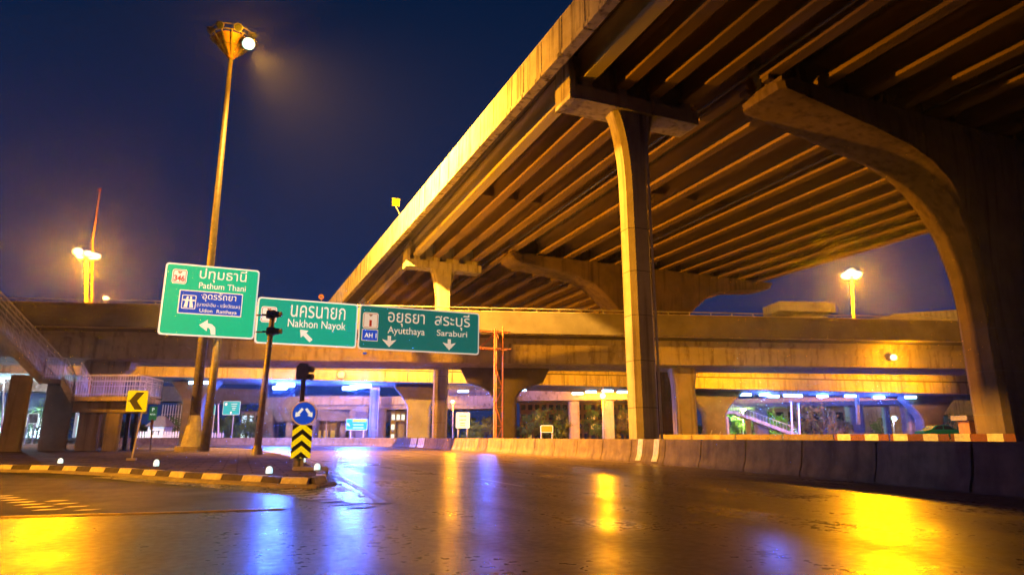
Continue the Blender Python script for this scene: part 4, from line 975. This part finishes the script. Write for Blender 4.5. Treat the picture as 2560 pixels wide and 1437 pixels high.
for px, d, py, r, m in ((-30, 104, 1000, 3.5, 'leaf'), (130, 108, 1000, 3.2, 'leaf'), (1330, 116, 1030, 2.4, 'leaf'), (1380, 117, 1015, 3.0, 'leaf'), (1425, 119, 1030, 2.2, 'leaf_y'), (1490, 118, 1022, 2.0, 'leaf'), (1548, 118, 1035, 2.4, 'leaf_o'), (1590, 119, 1015, 2.4, 'leaf'),
                        (1180, 110, 1045, 2.4, 'leaf'), (1230, 116, 1035, 2.2, 'leaf_y'), (1815, 122, 1010, 3.2, 'leaf'), (1880, 118, 1030, 2.4, 'leaf_y'), (1950, 124, 1020, 3.0, 'leaf'), (2030, 108, 1025, 2.6, 'leaf_o'), (2100, 106, 1030, 2.4, 'leaf_o'), (2200, 118, 1040, 2.2, 'leaf'), (575, 124, 1050, 2.6, 'leaf'), (625, 128, 1045, 2.6, 'leaf'), (640, 132, 1055, 2.4, 'leaf_o'), (420, 130, 1045, 3.0, 'leaf'), (2385, 96, 1040, 2.2, 'leaf')):
    tree('bushy garden tree in the dim gap below the far bridges', px, d, Zat(py, d), r, m, n=520, z0=.5, leaf=.24, group='bushy trees below the far bridges', name='garden_tree')
# distant wood closing the view
wd_ = MB()
for k in range(5200):
    px = random.uniform(-500, 2900); d = random.uniform(215, 235); h = 7.5 + 2.5 * math.sin(px * .013) + 1.6 * math.sin(px * .041 + 1)
    p = G(px, d, abs(h) * random.random() ** .8); x = Vector((random.gauss(0, 1), random.gauss(0, 1), random.gauss(0, .6))).normalized(); y = x.cross(Vector((random.gauss(0, 1), random.gauss(0, 1), random.gauss(0, 1)))).normalized(); q = random.uniform(.7, 1.6)
    wd_.add([p - x * q, p - y * q * .6, p + x * q, p + y * q * .6], [(0, 1, 2, 3)])
wd_.build('distant_wood', M['leaf'], kind='stuff')
# lit buildings far away
def block(label, px0, px1, d, ytop, m, rows, cols_, litm, lit=.6, depth=8, name='building'):
    a, b = G(px0, d), G(px1, d); zt = Zat(ytop, d); c = (a + b) / 2; W = (b - a).length
    o = thing(name, label, 'building', c + HV * depth / 2)
    MB().box(c + HV * depth / 2 + Vector((0, 0, zt / 2)), (W, depth, zt), rz=-YAW).build('wall', M[m], o)
    MB().box(c + HV * depth / 2 + Vector((0, 0, zt + .15)), (W + .5, depth + .5, .3), rz=-YAW).build('roof', M['roof'], o)
    for i in range(cols_):
        for j in range(rows):
            p = a.lerp(b, (i + .5) / cols_) + Vector((0, 0, zt * (j + .5) / rows)) - HV * .04
            MB().box(p, (W / cols_ * .62, .06, zt / rows * .55), rz=-YAW).build('window', M[litm] if random.random() < lit else M['glass'], o)
block('far lit building with yellow windows behind the slim piers', 1300, 1580, 200, 1006, 'brick', 4, 16, 'win_y', .12)
block('low lit building with a white window band left of the leaning signal post', 598, 668, 170, 1030, 'over', 2, 4, 'win_w', .7)
block('lit shop front seen between the ramp and the wide column', 770, 840, 160, 1030, 'over', 2, 4, 'win_y', .8)
block('lit building with white windows left of the dark flared pier', 975, 1012, 160, 1030, 'over', 3, 3, 'win_w', .8)
block('dark building with a few lit windows behind the right hand columns', 2180, 2290, 150, 1022, 'wallg', 2, 4, 'win_w', .35)
block('long grey building behind the olive tree', 1880, 2120, 165, 1020, 'wallg', 2, 8, 'win_w', .12)
block('bright white shop front at the far left edge', -80, 110, 116, 1044, 'white', 1, 7, 'win_w', .75, 5)
block('narrow bright white lit doorway hut seen between the footbridge walls', 180, 225, 100, 1018, 'white', 1, 1, 'win_w', 1, 4)
block('orange hoarding box at the foot of the big pier', 2428, 2515, 40, 1050, 'brick', 1, 1, 'win_y', 0, 1.0, name='site_cabin')
# house with a hipped roof
o = thing('house', 'little white house with a hipped grey roof behind the parking sign', 'house', G(398, 120))
c = G(398, 122); zt = Zat(1066, 120)
MB().box(c + Vector((0, 0, zt / 2)), (3.0, 3, zt), rz=-YAW).build('wall', M['white'], o)
e1 = [c + RV * x + HV * y + Vector((0, 0, zt + .02)) for x, y in ((-2, -2), (2, -2), (2, 2), (-2, 2))]; tp = [c + RV * x + Vector((0, 0, Zat(1038, 120))) for x in (-.6, .6)]
MB().add(e1 + tp, [(0, 1, 5, 4), (1, 2, 5), (2, 3, 4, 5), (3, 0, 4), (0, 3, 2, 1)]).build('roof', M['roof'], o)
for x in (-.4, .5): MB().box(c - HV * 1.53 + RV * x + Vector((0, 0, zt * .62)), (.7, .06, .8), rz=-YAW).build('window', M['glass'], o)
# fences
def fence(label, px0, px1, d, ytop, m, step=.45, wdt=.28):
    a, b = G(px0, d), G(px1, d); zt = Zat(ytop, d); L = (b - a).length; o = thing('picket_fence', label, 'fence', (a + b) / 2); n_ = int(L / step)
    f = MB()
    for k in range(n_): p = a.lerp(b, (k + .5) / n_); f.box(p + Vector((0, 0, zt / 2)), (wdt, .05, zt), rz=-YAW).box(p + Vector((0, 0, zt + .06)), (wdt * .5, .05, .12), rz=-YAW)
    f.build('pickets', M[m], o); MB().bar(a + HV * .06 + Vector((0, 0, zt * .3)), b + HV * .06 + Vector((0, 0, zt * .3)), .06).bar(a + HV * .06 + Vector((0, 0, zt * .75)), b + HV * .06 + Vector((0, 0, zt * .75)), .06).build('rail', M[m], o)
fence('blue lit white picket fence behind the parking sign and the mast', 340, 470, 112, 1079, 'white')
fence('pale picket fence between the gantry post and the leaning signal post', 515, 560, 116, 1082, 'white')
fence('slender pale railing high on the grey ramp behind the chevron sign', 395, 475, 149, 1012, 'white', .6, .2)
fence('white fence at the far left edge', -60, 100, 104, 1070, 'white', .6, .3)
# far direction signs
def far_sign(label, x0, x1, y0, y1, d, post, m='scyan', extra=None):
    c = P((x0 + x1) / 2, (y0 + y1) / 2, d); wd, ht = (x1 - x0) / FPX * d, (y1 - y0) / FPX * d
    o = thing('direction_sign', label, 'road sign', G((x0 + x1) / 2, d))
    p = MB().plate(rrect(-wd / 2, wd / 2, -ht / 2, ht / 2, .12), c, RV, (0, 0, 1), .05).build('panel', M['sw1'], o)
    MB().plate(rrect(-wd / 2 + .06, wd / 2 - .06, -ht / 2 + .06, ht / 2 - .06, .1), c - HV * .055, RV, (0, 0, 1), .01).build('face', M[m], p)
    ps = MB()
    for q in post: g = G(q, d + .15); ps.bar(g, Vector((g.x, g.y, c.z + ht * .4)), .16)
    ps.build('post', M['steel'], o); return o, p, c, wd, ht
o, p, c, wd, ht = far_sign('turquoise direction sign on its own far behind the gantry post, nearest to the leaning post', 558, 600, 1003, 1036, 118, (579,))
MB().plate(circ(.26), c - HV * .08 + RV * (-wd * .33) + Vector((0, 0, ht * .28)), RV, (0, 0, 1), .01).build('emblem', M['sw1'], p)
b_ = MB()
for k, q in enumerate((.30, .14, .0, -.13)): b_.plate([(-.55 + .1 * k, -.05), (.6 - .1 * k, -.05), (.6 - .1 * k, .05), (-.55 + .1 * k, .05)], c - HV * .08 + RV * (wd * .14) + Vector((0, 0, ht * q)), RV, (0, 0, 1), .01)
b_.build('lettering', M['sw1'], p)
MB().plate([(-.12, -.28), (.12, -.28), (.12, .02), (.26, .02), (0, .26), (-.26, .02), (-.12, .02)], c - HV * .08 + Vector((0, 0, -ht * .34)), RV, (0, 0, 1), .01).build('arrow', M['sw1'], p)
o, p, c, wd, ht = far_sign('turquoise direction sign far behind, half hidden by the gantry post', 497, 538, 1012, 1036, 122, (505, 530))
MB().plate(circ(.26), c - HV * .08 + RV * (-wd * .28) + Vector((0, 0, ht * .15)), RV, (0, 0, 1), .01).build('emblem', M['sw1'], p)
o, p, c, wd, ht = far_sign('cyan direction sign with a yellow strip in front of the wide column', 866, 918, 1047, 1074, 98, (876, 908))
MB().plate([(-.3 * wd, -.12 * ht), (.35 * wd, -.12 * ht), (.35 * wd, .12 * ht), (-.3 * wd, .12 * ht)], c - HV * .08 + RV * wd * .1 + Vector((0, 0, ht * .34)), RV, (0, 0, 1), .01).build('yellow_strip', M['syel'], p)
MB().plate([(-.26, .26), (.14, .22), (.02, .1), (.26, -.14), (.14, -.26), (-.1, -.02), (-.22, -.14)], c - HV * .08 - RV * wd * .38 + Vector((0, 0, -.05)), RV, (0, 0, 1), .01).build('arrow', M['sw1'], p)
b_ = MB()
for q in (-.02, -.28): b_.plate([(-.8, -.06), (.8, -.06), (.8, .06), (-.8, .06)], c - HV * .08 + RV * wd * .08 + Vector((0, 0, ht * q)), RV, (0, 0, 1), .01)
b_.build('lettering', M['sw1'], p)
o, p, c, wd, ht = far_sign('white notice board on two legs left of the truss leg', 1140, 1174, 1031, 1069, 78, (1145, 1168), 'sw1')
b_ = MB()
for k, (q, hw) in enumerate(((.26, .4), (.02, .38), (-.18, .3), (-.32, .28))):
    for i in range(5): x = -hw + i * hw * .42; b_.plate([(x, -.07), (x + hw * .28, -.07), (x + hw * .28, .07), (x, .07)], c - HV * .08 + Vector((0, 0, ht * q)), RV, (0, 0, 1), .01)
b_.build('lettering', M['sbrown'], p)
far_sign('small orange notice board with white posts among the trees, right of the truss leg', 1352, 1382, 1063, 1080, 84, (1353, 1381), 'sbrown')
far_sign('grey back of a square sign on a pole at the far left', 70, 96, 1033, 1058, 78, (82,), 'sback')
far_sign('yellow plate beside the footbridge column at the far left', 57, 68, 1043, 1066, 70, (62,), 'syel')
# poles and small lamps
def lamp_post(label, px, d, py, watt, colr=SODIUM, bulb=.3, m='lens', base_py=None):
    b, t = G(px, d), P(px, py, d); o = thing('street_lamp', label, 'lamp post', b)
    MB().tube([b, t + HV * .3], [.12, .07], 8).bar(t + HV * .35 + Vector((0, 0, .1)), t + Vector((0, 0, .25)), .1).build('pole', M['steel'], o)
    bb_ = MB(); ball(bb_, t, bulb); bb_.build('lamp_bulb', M[m], o, smooth=True)
    if watt: attach(lamp_light('street_light', t + Vector((0, 0, -bulb - .25)) - HV * .3, watt, colr, .25), o)
lamp_post('small yellow lamp beside the white notice board', 1132, 104, 1003, 5000)
lamp_post('small bright lamp just left of the flyover column', 1507, 109, 989, 15000, SODIUM, .48)
lamp_post('tiny yellow lamp below the orange striped elevated road', 816, 120, 1033, 4000, WARM, .4, 'lens_y')
lamp_post('greenish white lamp inside the bright green tree on the right', 1858, 120, 1016, 16000, (.6, 1, .25), .7, 'lens')
lamp_post('cold white lamp behind the right hand columns', 2235, 122, 1045, 500, (.5, .7, 1), .5)
lamp_post('blue white lamp among the trees at the far left', 22, 100, 1030, 32000, (.5, .8, 1), .42)
lamp_post('white lamp under the footbridge at the left edge', 6, 80, 951, 300, (.7, .9, 1), .22)
for px, d, y0, lbl in ((548, 110, 1010, 'slim white pole right of the gantry post'), (1980, 92, 1003, 'pale pole at the foot of the stairs on the right'), (1998, 94, 1008, 'thin pole left of the olive tree'), (1280, 100, 985, 'thin lit pole right of the truss leg')):
    b, t = G(px, d), P(px - 2, y0, d); o = thing('pole', lbl, 'pole', b); MB().tube([b, t], [.16, .1], 8).build('shaft', M['white'], o); MB().box(t, (.5, .2, .12)).build('fitting', M['sback'], o)
o = thing('white_post', 'stubby white post before the stairs on the right', 'post', G(1873, 70)); p = G(1873, 70)
MB().box(p + Vector((0, 0, 1.45)), (.5, .3, 2.9), rz=-YAW).build('body', M['white'], o, bevel=.05); MB().box(p + Vector((0, 0, .15)), (.8, .6, .3), rz=-YAW).build('foot', M['kerb'], o)
# stairs on the right
st = thing('footbridge_stair', 'sloping footbridge stair under the blue tubes on the right', 'footbridge', G(1880, 100))
a, b = P(1830, 1030, 100), P(1985, 1088, 100); c0 = P(1790, 1030, 100)
MB().bar(a, b, 2.0, .5).bar(c0 - Vector((0, 0, .1)), a, 2.0, .5).build('step_flight', M['over'], st)
r = MB(); r.bar(a + Vector((0, 0, 1.1)) - HV, b + Vector((0, 0, 1.1)) - HV, .07).bar(c0 + Vector((0, 0, 1.1)) - HV, a + Vector((0, 0, 1.1)) - HV, .07)
for k in range(20): p = a.lerp(b, k / 19) - HV; r.bar(p, p + Vector((0, 0, 1.1)), .05)
for k in range(7): p = c0.lerp(a, k / 7) - HV; r.bar(p, p + Vector((0, 0, 1.1)), .05)
r.build('railing', M['steel'], st)
p = G(1815, 100.2); MB().box(p + Vector((0, 0, Zat(1034, 100) / 2 - .2)), (.9, .9, Zat(1034, 100) - .35), rz=-YAW).build('support_column', M['over'], st)
# left rail bank beside the second barrier row
gr = MB()
for k in range(9):
    p = G(1740 + 22 * k, 62); gr.bar(p, p + Vector((.9, 0, 1.9 - .12 * k)), .07)
o = thing('leaning_rails', 'heap of slanting metal rails lit yellow behind the second barrier row', 'rails', G(1800, 62)); gr.build('rails', M['steel'], o)
# teal car
cc = G(2352, 66); cr = thing('car', 'teal and white car parked beyond the second barrier row by the big pier', 'car', cc)
ax = RV; ay = HV
def cpt(x, y, z): return cc + ax * x + ay * y + Vector((0, 0, z))
prof = [(-2.1, .35), (-2.15, .75), (-1.95, .98), (-1.35, 1.08), (-.75, 1.50), (.45, 1.54), (1.15, 1.10), (1.95, .92), (2.1, .6), (2.05, .35)]
pr2 = [(x * .97, z if z < 1.2 else z) for x, z in prof]
bd = MB().loft([[cpt(x, s, z) for x, z in prof] for s in (-.82, .82)]).build('body', M['teal'], cr, bevel=.06)
MB().loft([[cpt(x, s, z + .47) for x, z in ((-1.25, .63), (-.72, 1.02), (.42, 1.05), (1.05, .65))] for s in (-.70, .70)]).build('roof', M['white'], bd, bevel=.03)
for s in (-.835, .835):
    g = MB(); 
    for x0, x1, t0, t1 in ((-1.15, -.22, -.70, -.20), (-.1, .95, -.1, .42)): g.add([cpt(x0, s, 1.1), cpt(x1, s, 1.1), cpt(t1, s, 1.45), cpt(t0, s, 1.45)], [(0, 1, 2, 3)])
    g.build('side_window', M['glass'], bd)
for x in (-1.35, 1.35):
    for s in (-.8, .8):
        wv = MB(); wv.tube([cpt(x, s - .1, .46), cpt(x, s + .1, .46)], .32, 16); wl = wv.build('wheel', M['rubber'], cr)
        MB().tube([cpt(x, s - .11, .46), cpt(x, s + .11, .46)], .19, 12).build('rim', M['steel'], wl)
for s in (-.6, .6): MB().box(cpt(2.05, s, .72), (.1, .3, .14), rz=-YAW).build('headlight', M['white'], cr)
# raise the car on the raised road beyond the barriers
cr.location.z += .8
rb_ = flat([tuple((G(1640, 49))[:2]), tuple((G(2900, 36))[:2]), tuple((G(2900, 70))[:2]), tuple((G(1640, 80))[:2])], .8)
rb_.build('side_road', M['ground'], kind='structure')

# ------------------------------------------------------------------ humid night air
HAZE = .00028
hz = MB().box((20, 110, 24), (420, 460, 51)).build('haze', bpy.data.materials.new('humid air'), kind='stuff')
hm = hz.data.materials[0]; hm.use_nodes = True; t = hm.node_tree; t.nodes.clear()
ho = t.nodes.new('ShaderNodeOutputMaterial'); pv = t.nodes.new('ShaderNodeVolumePrincipled')
pv.inputs['Density'].default_value = HAZE; pv.inputs['Color'].default_value = (.9, .92, 1, 1); pv.inputs['Anisotropy'].default_value = .9
t.links.new(pv.outputs[0], ho.inputs['Volume'])
for o in list(bpy.data.objects):
    if o.type == 'EMPTY' and not o.children: print('EMPTY THING', o.name)
